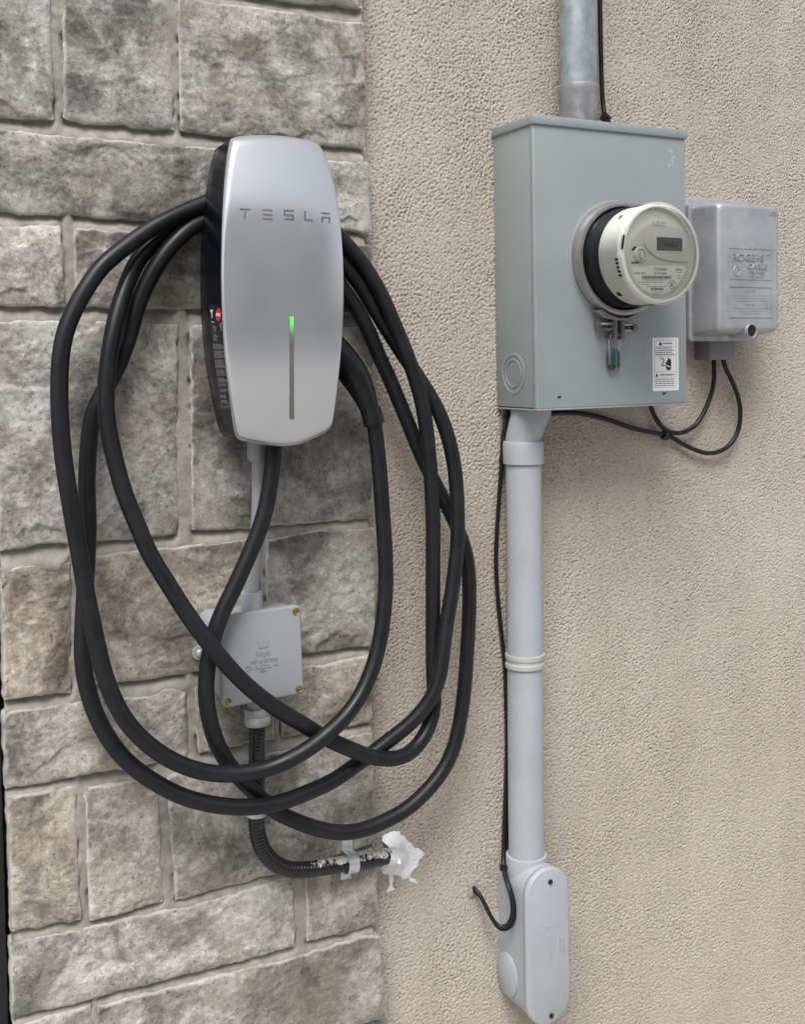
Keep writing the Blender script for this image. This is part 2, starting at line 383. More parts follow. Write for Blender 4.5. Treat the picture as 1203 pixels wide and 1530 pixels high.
MAT = dict(
    stucco=stucco_mat(), stone=stone_mat(),
    mortar=plain('mortar', (.315, .296, .260), .95, var=.25, scale=60, bump=.8, bscale=380, spec=.15, dirt=(.16, .148, .128), dirt_amt=.55),
    concrete=plain('concrete', (.36, .35, .33), .9, var=.1, scale=6, bump=.3),
    jamb=plain('jamb_paint', (.012, .012, .013), .5),
    silver=plain('silver_lacquer', (.585, .60, .62), .21, .68, var=.03, scale=12, rvar=.22),
    gloss_black=plain('gloss_black', (.0035, .0045, .008), .22, var=.1, spec=.13),
    print_grey=plain('print_grey', (.13, .13, .135), .5), slot=plain('slot_grey', (.15, .145, .135), .35),
    green=led_mat(),
    label_black=plain('label_black', (.010, .010, .012), .35), label_grey=plain('label_grey', (.16, .16, .165), .5),
    label_white=plain('label_white', (.62, .62, .62), .5), label_red=plain('label_red', (.62, .03, .03), .4),
    rubber=rubber_mat('cable_rubber', (.0095, .010, .012), .40, .32), rubber2=rubber_mat('plug_rubber', (.008, .0085, .010), .34, .35),
    thin_black=rubber_mat('thin_cable', (.009, .009, .010), .35, .35), scuffed=scuffed_conduit(),
    box_grey=plain('meter_box_paint', (.292, .326, .328), .42, .15, var=.05, scale=7, bump=.12, bscale=500, dirt=(.36, .39, .39), dirt_amt=.35),
    pvc=plain('pvc_grey', (.375, .400, .424), .42, var=.08, scale=9, dirt=(.29, .285, .27), dirt_amt=.65, bump=.08),
    pvc_cream=plain('pvc_cream', (.43, .44, .43), .45, var=.08, dirt=(.33, .30, .25), dirt_amt=.5),
    pvc_dark=plain('pvc_dark', (.31, .325, .33), .45, var=.06, scale=14),
    jbox=plain('junction_pvc', (.295, .305, .322), .42, var=.04, scale=14),
    galv=plain('galvanised', (.31, .345, .36), .42, .4, var=.3, scale=34, dirt=(.56, .58, .59), dirt_amt=.6),
    galv2=plain('weathered_coupling', (.27, .27, .28), .5, .25, var=.22, scale=40, dirt=(.50, .50, .50), dirt_amt=.6),
    zinc=plain('zinc', (.60, .62, .62), .42, .6, var=.15, scale=90), brass=plain('brass', (.36, .27, .10), .38, .8, var=.3, scale=300),
    dark=plain('dark_metal', (.02, .02, .022), .4), black_flat=plain('opening_black', (.008, .008, .009), .8),
    die_cast=plain('die_cast', (.385, .395, .415), .42, .4, var=.14, scale=22, bump=.25, bscale=450, dirt=(.56, .57, .58), dirt_amt=.6),
    die_dark=plain('die_cast_dark', (.22, .22, .235), .5, .3),
    ring=plain('meter_ring', (.36, .345, .32), .33, .7, var=.15, scale=40), latch=plain('latch_metal', (.20, .19, .18), .42, .7, var=.25, scale=120),
    meter_dark=plain('meter_dark', (.018, .021, .027), .22), meter_white=plain('meter_housing', (.66, .665, .61), .4, var=.03),
    meter_face=plain('meter_face', (.56, .56, .50), .45, var=.03), meter_label=plain('meter_label', (.76, .765, .70), .5, var=.03),
    lcd=plain('lcd', (.105, .115, .105), .3), lcd_seg=plain('lcd_segment', (.035, .04, .037), .4), ink=plain('ink', (.10, .10, .095), .6), ink_dark=plain('ink_dark', (.02, .02, .022), .6),
    sticker=plain('sticker', (.80, .81, .82), .4, var=.02), clear=clear_mat('clear_cover', (.998, .999, .995), 1.22), teal=plain('teal', (.05, .26, .27), .3),
    clear_tag=clear_mat('clear_tag', (.90, .93, .91), 1.4), clear_rim=rim_mat(), caulk=plain('caulk', (.88, .885, .89), .6, var=.04, scale=60, bump=.35, bscale=160),
    gland=plain('gland_plastic', (.34, .34, .335), .3, var=.08, scale=120, dirt=(.60, .59, .57), dirt_amt=.8), boot=plain('boot', (.36, .34, .30), .7, var=.25, scale=120, bump=.8, bscale=200),
    scuff=plain('paint_scuff', (.50, .53, .53), .6),
    rust=plain('rust', (.30, .09, .035), .8),
)

# ------------------------------------------------------------------ ground and the added house
g = mk('ground', [(-12, -14, 0), (14, -14, 0), (14, 6, 0), (-12, 6, 0)], [(0, 1, 2, 3)], MAT['concrete'], None, False); g['kind'] = 'structure'

nh = thing('added_house', 'unseen grey sided house added to shape the light and the charger reflection', 'house', (0, -9, 0))  # unseen house, added to block low sky and darken the charger reflection
MAT['brick'] = plain('siding_far', (.30, .30, .30), .9, var=.2, scale=4); MAT['roof'] = plain('roof_far', (.07, .065, .06), .9)
MAT['pane'] = plain('pane_far', (.03, .035, .04), .1)
fbox('wall', W0, -9, 9, 0.002, 5.2, 9, 9.3, MAT['brick'], nh, .01)
mk('roof', [(-9.5, -8.6, 5.1), (9.5, -8.6, 5.1), (9.5, -12.5, 7.6), (-9.5, -12.5, 7.6)], [(0, 1, 2, 3)], MAT['roof'], nh, False)
for x in (-6, -2, 2, 6):
    fbox('window', W0, x-.7, x+.7, 1.2, 2.7, 8.96, 8.999, MAT['pane'], nh, .01)

# ------------------------------------------------------------------ stucco wall
def build_stucco():
    x0, x1, z0, z1, st = 0.70, 1.74, CAM_H-1.315, CAM_H+0.72, 0.0016
    nx, nz = int((x1-x0)/st)+1, int((z1-z0)/st)+1
    rs = np.random.RandomState(4); nn = (nz, nx)
    fx = np.fft.fftfreq(nx, st)[None, :]; fz = np.fft.fftfreq(nz, st)[:, None]; f = np.hypot(fx, fz*1.12)
    def band(lo, hi, seed):
        w = np.fft.fft2(np.random.RandomState(seed).randn(*nn)); a = np.exp(-(f/hi)**2)*(1-np.exp(-(f/lo)**2))
        n = np.real(np.fft.ifft2(w*a)); return n/n.std()
    n = band(150, 225, 1); nb = band(90, 130, 8); big = band(4, 12, 3); pa = band(3, 7, 6)     # patches of coarser and finer grain
    h = -np.log1p(np.exp(-(n+.35)*2.6))/2.6
    h = (h-h.mean())/h.std()*.00080*(1+.16*np.clip(pa, -1.5, 1.5)) - .00080*np.exp(-(nb/.32)**2)/(1+np.exp(-3*n)) + big*.00024
    X, Z = np.meshgrid(x0+np.arange(nx)*st, z0+np.arange(nz)*st)
    P = np.stack([X, -h-0.0005, Z], -1)
    o = mkgrid('stucco_wall', P, MAT['stucco'], None, loc=(1.2, 0, 0.0))
    setp(o, 'beige rough stucco wall carrying the grey meter box and conduit', 'wall')
    # the smooth backing and the wall beyond, outside the worked area
    b = mk('backing', [(.6, .012, 0), (5.5, .012, 0), (5.5, .012, 3.2), (.6, .012, 3.2), (1.739, -.0005, 0), (5.5, -.0005, 0), (5.5, -.0005, 3.2), (1.739, -.0005, 3.2),
                       (.7, -.0005, CAM_H+.719), (1.739, -.0005, CAM_H+.719), (1.739, -.0005, 3.2), (.7, -.0005, 3.2)],
           [(0, 1, 2, 3), (4, 5, 6, 7), (8, 9, 10, 11)], MAT['stucco'], o, False)
    return o
stucco = build_stucco()

# ------------------------------------------------------------------ stone veneer
SD = 0.030      # face of the stone in front of the stucco
XL = 0.2005     # the corner of the house
stones_px = [   # top, right-most to left bottom outlines: (top polyline L>R, bottom polyline L>R, tint)
    ([(-22, -330), (240, -330)], [(-18, -156), (246, -150)], (1.0, 1.0, 1.0)),
    ([(254, -330), (541, -318)], [(258, -152), (543, -122)], (.94, .93, .92)),
    ([(-20, -142), (74, -140)], [(-7, 171), (40, 177), (80, 177)], (1.12, 1.12, 1.12)),
    ([(91, -140), (250, -136)], [(96, 174), (130, 184), (188, 186), (200, 191), (261, 194)], (.98, .97, .97)),
    ([(262, -138), (544, -106)], [(263, -24), (400, -5), (470, 4), (505, 5), (542, 12)], (.92, .90, .87)),
    ([(266, -9), (330, 4), (430, 17), (500, 30), (544, 34)], [(272, 194), (345, 203), (480, 217), (510, 217), (549, 224)], (1.08, 1.07, 1.05)),
    ([(-5, 190), (50, 199), (120, 205), (300, 219), (417, 228)], [(-4, 312), (30, 318), (100, 321), (232, 330), (420, 342)], (1.0, .99, .97)),
    ([(429, 229), (494, 238), (553, 241)], [(429, 341), (514, 343), (540, 347), (557, 349)], (1.12, 1.12, 1.12)),
    ([(-3, 336), (92, 337)], [(-2, 456), (60, 459), (98, 458)], (1.14, 1.12, 1.10)),
    ([(110, 341), (212, 346), (400, 356)], [(112, 459), (297, 462), (400, 464)], (1.02, .98, .95)),
    ([(412, 357), (557, 366)], [(412, 465), (559, 470)], (.90, .89, .88)),
    ([(0, 480), (95, 479), (180, 481), (264, 484)], [(5, 825), (62, 813), (145, 810), (199, 806), (267, 799)], (1.06, 1.05, 1.04)),
    ([(285, 486), (420, 486), (558, 489)], [(288, 793), (368, 791), (466, 782), (559, 774)], (.95, .94, .93)),
    ([(4, 853), (50, 844), (106, 841)], [(9, 1047), (60, 1040), (107, 1037)], (1.02, .93, .82)),
    ([(121, 835), (207, 822), (280, 817), (384, 803)], [(125, 1024), (224, 1017), (294, 1004), (388, 990)], (1.02, .97, .89)),
    ([(398, 807), (466, 794), (562, 789)], [(400, 988), (457, 978), (560, 964)], (.86, .85, .84)),
    ([(6, 1070), (27, 1061), (120, 1051), (224, 1039), (249, 1030), (277, 1029)], [(15, 1181), (117, 1160), (184, 1150), (237, 1142), (283, 1131)], (1.16, 1.14, 1.11)),
    ([(291, 1024), (404, 1006)], [(298, 1127), (342, 1117), (411, 1104)], (1.0, .97, .92)),
    ([(417, 1003), (480, 994), (557, 979)], [(423, 1103), (509, 1090), (558, 1080)], (1.04, .98, .90)),
    ([(9, 1192), (113, 1176)], [(13, 1395), (60, 1388), (120, 1375)], (1.32, 1.24, 1.10)),
    ([(126, 1179), (204, 1167), (234, 1162)], [(134, 1376), (180, 1367), (244, 1350)], (1.18, 1.14, 1.08)),
    ([(249, 1158), (400, 1128), (560, 1094)], [(264, 1348), (423, 1305), (562, 1263)], (1.0, .98, .95)),
    ([(14, 1412), (138, 1385), (290, 1354), (378, 1329), (438, 1310)], [(19, 1525), (120, 1500), (295, 1454), (400, 1428), (442, 1414)], (1.14, 1.13, 1.11)),
    ([(457, 1300), (563, 1277)], [(460, 1409), (520, 1396), (565, 1380)], (1.0, .97, .92)),
    ([(20, 1536), (137, 1503)], [(24, 1660), (140, 1632)], (1.05, 1.02, .97)),
    ([(145, 1506), (290, 1468), (439, 1432), (516, 1408), (556, 1398), (570, 1401)], [(150, 1630), (578, 1520)], (.98, .96, .93)),
    ([(24, 1674), (150, 1645), (300, 1606)], [(30, 1800), (308, 1730)], (1.0, .98, .94)),
    ([(318, 1602), (578, 1536)], [(322, 1726), (582, 1656)], (1.08, 1.05, 1.0)),
]
def polyline(P, n):
    P = np.array(P); L = np.r_[0, np.cumsum(np.hypot(*np.diff(P, axis=0).T))]
    s = np.linspace(0, L[-1], n); return np.stack([np.interp(s, L, P[:, 0]), np.interp(s, L, P[:, 1])], -1)
stone_wall = thing('stone_wall', 'grey split-faced stone veneer with mortar joints behind the charger', 'wall', (XL, 0, 0))
stone_outlines = []
def build_stone(k, top, bot, tint):
    T = [xz(*p, SD) for p in top]; B = [xz(*p, SD) for p in bot]
    if top[0][0] < 30: T[0] = (XL+.0015*math.sin(k*5), T[0][1]); B[0] = (XL+.0015*math.cos(k*3), B[0][1])
    if top[-1][0] > 530: T[-1] = (max(T[-1][0], .722), T[-1][1]); B[-1] = (max(B[-1][0], .722), B[-1][1])
    w = abs(T[-1][0]-T[0][0]); h = abs(T[0][1]-B[0][1]); st = .0018
    nu, nv = max(12, int(w/st)), max(12, int(h/st))
    t = polyline(T, nu+1); b = polyline(B, nu+1); l = polyline([T[0], B[0]], nv+1); r = polyline([T[-1], B[-1]], nv+1)
    j = lambda a, s, amp: fbm(a*55+k*3.1, a*0+s*1.7+k, 100+s, 4)*amp
    t[:, 1] += j(t[:, 0], 1, .0028); b[:, 1] += j(b[:, 0], 2, .0034); l[:, 0] += j(l[:, 1], 3, .0022); r[:, 0] += j(r[:, 1], 4, .0026)
    for a, c in ((t, l[0]), (b, l[-1])): a[0] = c
    for a, c in ((t, r[0]), (b, r[-1])): a[-1] = c
    l[0], l[-1], r[0], r[-1] = t[0], b[0], t[-1], b[-1]
    S, Q = np.meshgrid(np.linspace(0, 1, nu+1), np.linspace(0, 1, nv+1)); S = S[..., None]; Q = Q[..., None]
    P = (1-Q)*t[None]+Q*b[None]+(1-S)*l[:, None]+S*r[:, None]-((1-S)*(1-Q)*t[0]+S*(1-Q)*t[-1]+(1-S)*Q*b[0]+S*Q*b[-1])
    X, Z = P[..., 0], P[..., 1]
    S = S[..., 0]; Q = Q[..., 0]
    eh = np.minimum(S, 1-S)*w; ev = np.minimum(Q, 1-Q)*h; e = np.minimum(eh, ev)
    # round the corners in the plane
    ce = np.maximum(0, .010-np.hypot(np.maximum(0, .010-eh), np.maximum(0, .010-ev))); e2 = np.where((eh < .010) & (ev < .010), ce, e)
    x, z = X*1.0+k*1.37, Z*1.0+k*.71
    rs = np.random.RandomState(50+k)
    H = .0036*fbm(x*8, z*10, 200+k, 3)+.0013*fbm(x*34, z*44, 300+k, 4)+.0009*fbm(x*130, z*150, 400+k, 3)
    rdg = 1-np.abs(fbm(x*16, z*24, 500+k, 3))*2; H += .0009*np.clip(rdg, 0, 1)**4
    for q in range(1 if (w*h > .02 or k % 2) else 0):     # cleft ledges
        z0 = Z.min()+(Z.max()-Z.min())*rs.uniform(.15, .85); xc = X.min()+(X.max()-X.min())*rs.uniform(.1, .9); wd = w*rs.uniform(.10, .24)
        curve = z0+.03*fbm(X*14+q, X*0+k, 600+k+q, 3)+rs.uniform(-.2, .2)*(X-xc)
        win = np.exp(-((X-xc)/wd)**2); sgn = rs.choice([-1, 1]); A = rs.uniform(.0020, .0036)
        s_ = (Z-curve)*sgn
        H += A*win*(sstep(-.0030, .0030, s_)-.4)*np.exp(-np.maximum(s_, 0)/.05)
    for q in range(2):                                              # knocked-off edges, mostly along the bottom
        xc = X.min()+w*rs.uniform(0, 1); zc = (Z.min() if rs.rand() < .7 else Z.max()); R = rs.uniform(.012, .032)
        dd = np.hypot((X-xc)/1.5, Z-zc)+.007*fbm(X*60, Z*60, 700+k+q, 3); H -= .005*sstep(R, R*.7, dd)
    for q in range(3 if w*h > .02 else 2):                          # split facets sloping away to the arrises
        th = rs.uniform(0, 2*math.pi); reach = rs.uniform(.25, .8)
        ux, uz = (X-X.mean())/(w/2), (Z-Z.mean())/(h/2); ln = math.cos(th)*ux+math.sin(th)*uz+.16*fbm(X*22, Z*22, 750+k+q, 4)
        H = np.minimum(H, H+.0015-np.maximum(0, ln-reach)*rs.uniform(.006, .013)); H += np.where(ln > reach, .0007*fbm(X*70, Z*70, 770+k, 3), 0)
    H = np.maximum(H, -.0035)
    H -= .0022*np.exp(-e2/.0012)+.0004*np.exp(-e2/.008)
    D = SD+H
    n0 = P.shape[0]*P.shape[1]
    G = np.stack([X, -D, Z], -1)
    ring = [(0, i) for i in range(nu+1)]+[(i, nu) for i in range(1, nv+1)]+[(nv, i) for i in range(nu-1, -1, -1)]+[(i, 0) for i in range(nv-1, 0, -1)]
    idx = np.arange(n0).reshape(nv+1, nu+1)
    F = np.stack([idx[:-1, :-1], idx[1:, :-1], idx[1:, 1:], idx[:-1, 1:]], -1).reshape(-1, 4)
    rv = np.array([G[a, b_] for a, b_ in ring]); m1 = rv.copy(); m1[:, 1] += .006; m2 = rv.copy(); m2[:, 1] = -.001
    m1[:, 0] += np.where(np.arange(len(ring)) >= 0, 0, 0)
    R_ = len(ring); V = np.concatenate([G.reshape(-1, 3), m1, m2, rv]); ri = n0+2*R_+np.arange(R_); nx_ = np.roll(np.arange(R_), -1)
    F = np.concatenate([F, np.stack([ri, ri[nx_], n0+nx_, n0+np.arange(R_)], -1), np.stack([n0+np.arange(R_), n0+nx_, n0+R_+nx_, n0+R_+np.arange(R_)], -1)])
    me = bpy.data.meshes.new('stone'); off = np.array([V[:, 0].mean(), 0, V[:, 2].min()])
    me.vertices.add(len(V)); me.vertices.foreach_set('co', (V-off).astype(np.float32).ravel())
    me.loops.add(F.size); me.loops.foreach_set('vertex_index', F.ravel().astype(np.int32)); me.polygons.add(len(F))
    me.polygons.foreach_set('loop_start', np.arange(0, F.size, 4, dtype=np.int32)); me.polygons.foreach_set('use_smooth', np.ones(len(F), dtype=bool))
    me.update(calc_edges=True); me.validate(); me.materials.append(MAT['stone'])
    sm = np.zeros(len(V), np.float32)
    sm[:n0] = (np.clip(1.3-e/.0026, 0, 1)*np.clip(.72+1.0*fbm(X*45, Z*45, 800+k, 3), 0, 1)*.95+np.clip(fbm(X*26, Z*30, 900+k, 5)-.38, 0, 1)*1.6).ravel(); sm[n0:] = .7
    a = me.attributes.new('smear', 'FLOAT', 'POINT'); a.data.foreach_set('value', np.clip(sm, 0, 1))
    o = bpy.data.objects.new('stone', me); COL.objects.link(o); o.parent = stone_wall; o.location = Vector(off)-Vector(stone_wall.location)
    o.color = (*tint, 1)
    stone_outlines.append(rv[:, [0, 2]].copy())
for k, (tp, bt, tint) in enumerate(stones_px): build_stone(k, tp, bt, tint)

def build_mortar():
    st = .0032; x0, x1, z0, z1 = XL+.001, .724, CAM_H-1.34, CAM_H+.86
    xs = np.arange(x0, x1, st); xs[-1] = x1; zs = np.arange(z0, z1, st); X, Z = np.meshgrid(xs, zs); inside = np.zeros(X.shape, bool)
    for O in stone_outlines:
        O = O[::3]; a0, a1 = O[:, 0].min(), O[:, 0].max(); b0, b1 = O[:, 1].min(), O[:, 1].max()
        ci = np.where((xs >= a0) & (xs <= a1))[0]; ri = np.where((zs >= b0) & (zs <= b1))[0]
        if not len(ci) or not len(ri): continue
        sx = X[ri[0]:ri[-1]+1, ci[0]:ci[-1]+1]; sz = Z[ri[0]:ri[-1]+1, ci[0]:ci[-1]+1]; c = np.zeros(sx.shape, bool)
        for i in range(len(O)):
            (xa, za), (xb, zb) = O[i], O[i-1]
            if za == zb: continue
            c ^= ((za > sz) != (zb > sz)) & (sx < (xb-xa)*(sz-za)/(zb-za)+xa)
        inside[ri[0]:ri[-1]+1, ci[0]:ci[-1]+1] |= c
    up = np.full(X.shape, .05); dn = np.full(X.shape, .05); cur = np.full(len(xs), .05)
    for i in range(len(zs)):
        cur = np.where(inside[i], 0, np.minimum(cur+st, .05)); dn[i] = cur
    cur = np.full(len(xs), .05)
    for i in range(len(zs)-1, -1, -1):
        cur = np.where(inside[i], 0, np.minimum(cur+st, .05)); up[i] = cur
    t = up/(up+dn+1e-6)
    d = np.where((up >= .05) | (dn >= .05), SD-.0058, SD-.017*(1-t)-.0022*t)
    d = d+.0013*fbm(X*30, Z*30, 31, 4)+.0008*fbm(X*120, Z*120, 37, 3); 
    known = ~inside; d[inside] = 0
    for _ in range(4):          # carry the joint depth a little way under the stones so that no gap opens along the arris
        pd_ = np.pad(np.where(known, d, 0), 1); pk = np.pad(known.astype(float), 1)
        sm_ = pd_[:-2, 1:-1]+pd_[2:, 1:-1]+pd_[1:-1, :-2]+pd_[1:-1, 2:]; ct = pk[:-2, 1:-1]+pk[2:, 1:-1]+pk[1:-1, :-2]+pk[1:-1, 2:]
        new = (~known) & (ct > 0); d[new] = sm_[new]/ct[new]; known = known | new
    d[~known] = SD-.016
    for _ in range(1):
        q = d.copy(); q[1:-1, 1:-1] = (d[1:-1, 1:-1]*2+d[:-2, 1:-1]+d[2:, 1:-1]+d[1:-1, :-2]+d[1:-1, 2:])/6; d = q
    mkgrid('mortar', np.stack([X, -d, Z], -1), MAT['mortar'], stone_wall)
    return fbox('masonry_core', W0, XL+.004, .7225, .004, CAM_H+.86, -.25, .004, MAT['mortar'], stone_wall)
build_mortar()
jamb = fbox('door_jamb', W0, .06, XL-.003, 0.001, 2.6, -.20, .010, MAT['jamb'], None, .004)
setp(jamb, 'near-black painted door jamb along the free edge of the stone veneer', 'door jamb')
jamb.data.transform(Matrix.Translation((-.13, 0, 0))); jamb.location = (.13, 0, 0)


# ------------------------------------------------------------------ wall charger
def build_charger():
    cpx = [(345, 207), (350, 205), (370, 202), (400, 201.5), (430, 203.5), (455, 208), (470, 212), (477, 216), (482, 224), (495, 256), (506, 308), (512, 370), (514, 430), (512.5, 490), (508, 550),
           (502, 602), (497.5, 632), (494, 641), (484, 648), (465, 657), (445, 664.5), (420, 667.5), (395, 665), (372, 661), (360, 658.5), (354, 654), (351, 645), (345, 605), (337, 540), (332.5, 470), (331, 400), (332.5, 330), (336, 270), (341, 225)]
    zc, hz = at(430, 432, .165).z, .197
    edge = lambda z: .141+.030*(1-min(1, abs((z-zc)/hz))**2.4)
    ctr = []
    for p in cpx:
        d = .16
        for _ in range(4): d = edge(at(*p, d).z)
        ctr.append(at(*p, d))
    path = catmull(ctr+[ctr[0]], .004)[:-1]
    n = 160; L = [0]
    for i in range(len(path)): L.append(L[-1]+(path[(i+1) % len(path)]-path[i]).length)
    S = np.linspace(0, L[-1], n, endpoint=False); PP = np.array([tuple(p) for p in path+[path[0]]])
    O = np.stack([np.interp(S, L, PP[:, c]) for c in range(3)], -1)
    a = np.sum(O[:, 0]*np.roll(O[:, 2], -1)-np.roll(O[:, 0], -1)*O[:, 2])
    if a < 0: O = O[::-1]
    cx = (O[:, 0].max()+O[:, 0].min())/2; cz = (O[:, 2].max()+O[:, 2].min())/2; hw = (O[:, 0].max()-O[:, 0].min())/2
    root = thing('wall_charger', 'silver and black electric car wall charger with lit green bar', 'charger', (cx, -SD, O[:, 2].min()))
    def loop(sx, sz, dfun):
        out = []
        for x, y, z in O:
            X = cx+(x-cx)*sx; Z = cz+(z-cz)*sz; out.append(Vector((X, -dfun(X, Z), Z)))
        return out
    def shrink(L_, am):     # inset in millimetres
        out = []; n_ = len(L_)
        for i in range(n_):
            t = L_[(i+2) % n_]-L_[i-2]; nn = Vector((-t.z, 0, t.x)).normalized(); out.append(L_[i]+nn*am)
        return out
    F0 = [Vector((x, -edge(z), z)) for x, y, z in O]
    # black body
    rear = .064
    def body_loop(t, ins):  # t 0 rear .. 1 under the face
        B = shrink(F0, ins); return [Vector((p.x, -(rear+(edge(p.z)-.0045-rear)*t), p.z)) for p in B]
    loops = [body_loop(0, .016), body_loop(0, .007), body_loop(.03, .0038), body_loop(.10, .0020), body_loop(.45, .0010), body_loop(.75, .0010), body_loop(1, .0014)]
    V, F = loft(loops); body = mk('body', V, F, MAT['gloss_black'], root, True, 50)
    NK = rrect(-.055, .055, -.13, .075, .035, 8); fr = Frame(cx, cz)
    floft('mounting_bracket', fr, [(NK, SD-.012), (NK, rear+.002)], MAT['dark'], root)
    # silver front
    def face_d(x, z):
        xn = (x-cx)/hw; return edge(z)+.0015+.0085*(1-min(1, abs(xn))**2.2)
    def fl(ins_scale, lift=None):
        out = []
        for p in F0:
            x = cx+(p.x-cx)*ins_scale; z = cz+(p.z-cz)*ins_scale
            out.append(Vector((x, -(face_d(x, z) if lift is None else edge(p.z)+lift), z)))
        return out
    lo = [[Vector((p.x, -(edge(p.z)-.0045), p.z)) for p in shrink(F0, .0004)], [Vector((p.x, -(edge(p.z)-.0015), p.z)) for p in F0],
          [Vector((p.x, -(edge(p.z)+.0003), p.z)) for p in shrink(F0, .0006)]]
    prev = shrink(F0, .0018); lo.append([Vector((p.x, -(edge(p.z)+.0014*.6+.4*max(.0014, face_d(p.x, p.z)-edge(p.z))), p.z)) for p in prev])
    for s in (.955, .92, .88, .8, .7, .6, .5, .4, .3, .2, .1, .03): lo.append(fl(s))
    V, F = loft(lo); face = mk('front_cover', V, F, MAT['silver'], root, True, 60)
    bv = bvh_of(face)
    # lettering
    def stroke(q): return q
    L = []
    # T
    L += [[(357, 311), (375, 312), (373.5, 314.6), (358.5, 313.6)], [(364.5, 315.5), (367.3, 315.7), (366.8, 327), (364, 326.8)]]
    # E
    for (y, a, b_) in ((312.3, 391, 407), (319, 391.5, 407), (325.5, 391.5, 407.5)): L.append([(a, y), (b_, y+1), (b_-1, y+3.6), (a+1, y+2.6)])
    # S
    L += [[(423.5, 313), (439, 314), (438, 316.6), (425.5, 315.8)], [(423.5, 313), (426, 315.8), (426, 320.5), (423.5, 322.3)], [(423.5, 319.8), (439.3, 320.8), (437, 323.3), (423.5, 322.4)],
          [(439.4, 320.8), (439.2, 329.2), (436.6, 326.6), (436.8, 323.2)], [(425, 325.8), (437, 326.6), (439.2, 329.3), (424, 328.3)]]
    # L
    L += [[(454.3, 315), (457, 315.2), (456.8, 329.6), (454.2, 329.4)], [(456.8, 327), (468, 328), (466.5, 330.8), (456.8, 330)]]
    # A
    L += [[(479.5, 317.2), (493, 318.4), (492, 320.8), (481, 319.8)], [(480.5, 323.2), (493.5, 324.4), (493.4, 327), (480.5, 325.8)], [(480.4, 325.6), (483, 325.9), (482.6, 332.6), (480, 332.3)], [(490.8, 326.6), (493.4, 326.9), (492.8, 333.4), (490.3, 333)]]
    for q in L: decal('letter_stroke', bv, [q], MAT['print_grey'], face, .0003, 3, 3)
    # light bar
    decal('light_bar', bv, [[(432.4, 474), (438.8, 474), (439.2, 626), (432.6, 626)]], MAT['slot'], face, .0004, 2, 40)
    decal('lit_segment', bv, [[(432.6, 473), (438.6, 473), (438.6, 516), (432.6, 516)]], MAT['green'], face, .0008, 2, 14)
    # side label
    bb = bvh_of(body)
    lab = decal('side_label', bb, [[(312, 455), (332.5, 455), (345.5, 612), (328, 612)]], MAT['label_black'], body, .0003, 6, 20)
    oval = [(326.6+4.0*math.cos(a*math.pi/10), 470+10*math.sin(a*math.pi/10)) for a in range(20)]
    def fan(name, pts, c, mat, off): decal(name, bb, [[c, pts[i], pts[(i+1) % len(pts)], pts[(i+1) % len(pts)]] for i in range(len(pts))], mat, body, off, 2, 2)
    fan('stop_sign', oval, (326.6, 470), MAT['label_red'], .0006)
    decal('stop_band', bb, [[(323.4, 467.4), (330, 468), (330.2, 472.6), (323.5, 472)]], MAT['label_white'], body, .0009, 2, 2)
    decal('key_icon', bb, [[(314.3, 462.5), (318.6, 462.7), (318.4, 466.4), (314.6, 466.2)], [(315.8, 466.2), (317.6, 466.3), (318, 475), (316.8, 475)], [(315.8, 480), (320.2, 480.2), (320.2, 481.8), (316, 481.6)]], MAT['label_white'], body, .0006, 2, 2)
    decal('plug_icon', bb, [[(328.5, 482), (331.5, 482.2), (331.8, 490), (329, 490)], [(329.5, 491), (332, 491.2), (332.3, 494), (330, 494)]], MAT['label_grey'], body, .0006, 2, 2)
    rows = []; rr = random.Random(5)
    def block(x0, x1, y0, y1, dy, sh=0.075):
        y = y0
        while y < y1:
            o = (y-y0)*sh; e = rr.uniform(0, 3.2); rows.append([(x0+o, y), (x1+o-e, y+.3), (x1+o-e, y+dy*.62+.3), (x0+o, y+dy*.62)]); y += dy
    block(317.5, 325.5, 487, 497, 2.0); block(319, 327, 499.5, 508, 2.0)
    for y0, y1, xo in ((514, 521, 318.4), (524, 534, 320), (537.5, 549, 321.4), (552, 561, 323.4), (564, 577, 325.4), (580.5, 586, 327.8), (589.5, 594, 328.8), (598, 609, 330)):
        block(xo, xo+16, y0, y1, 1.9)
    decal('label_print', bb, rows, MAT['label_grey'], body, .0006, 2, 1)
    return root, cx
charger, CX = build_charger()

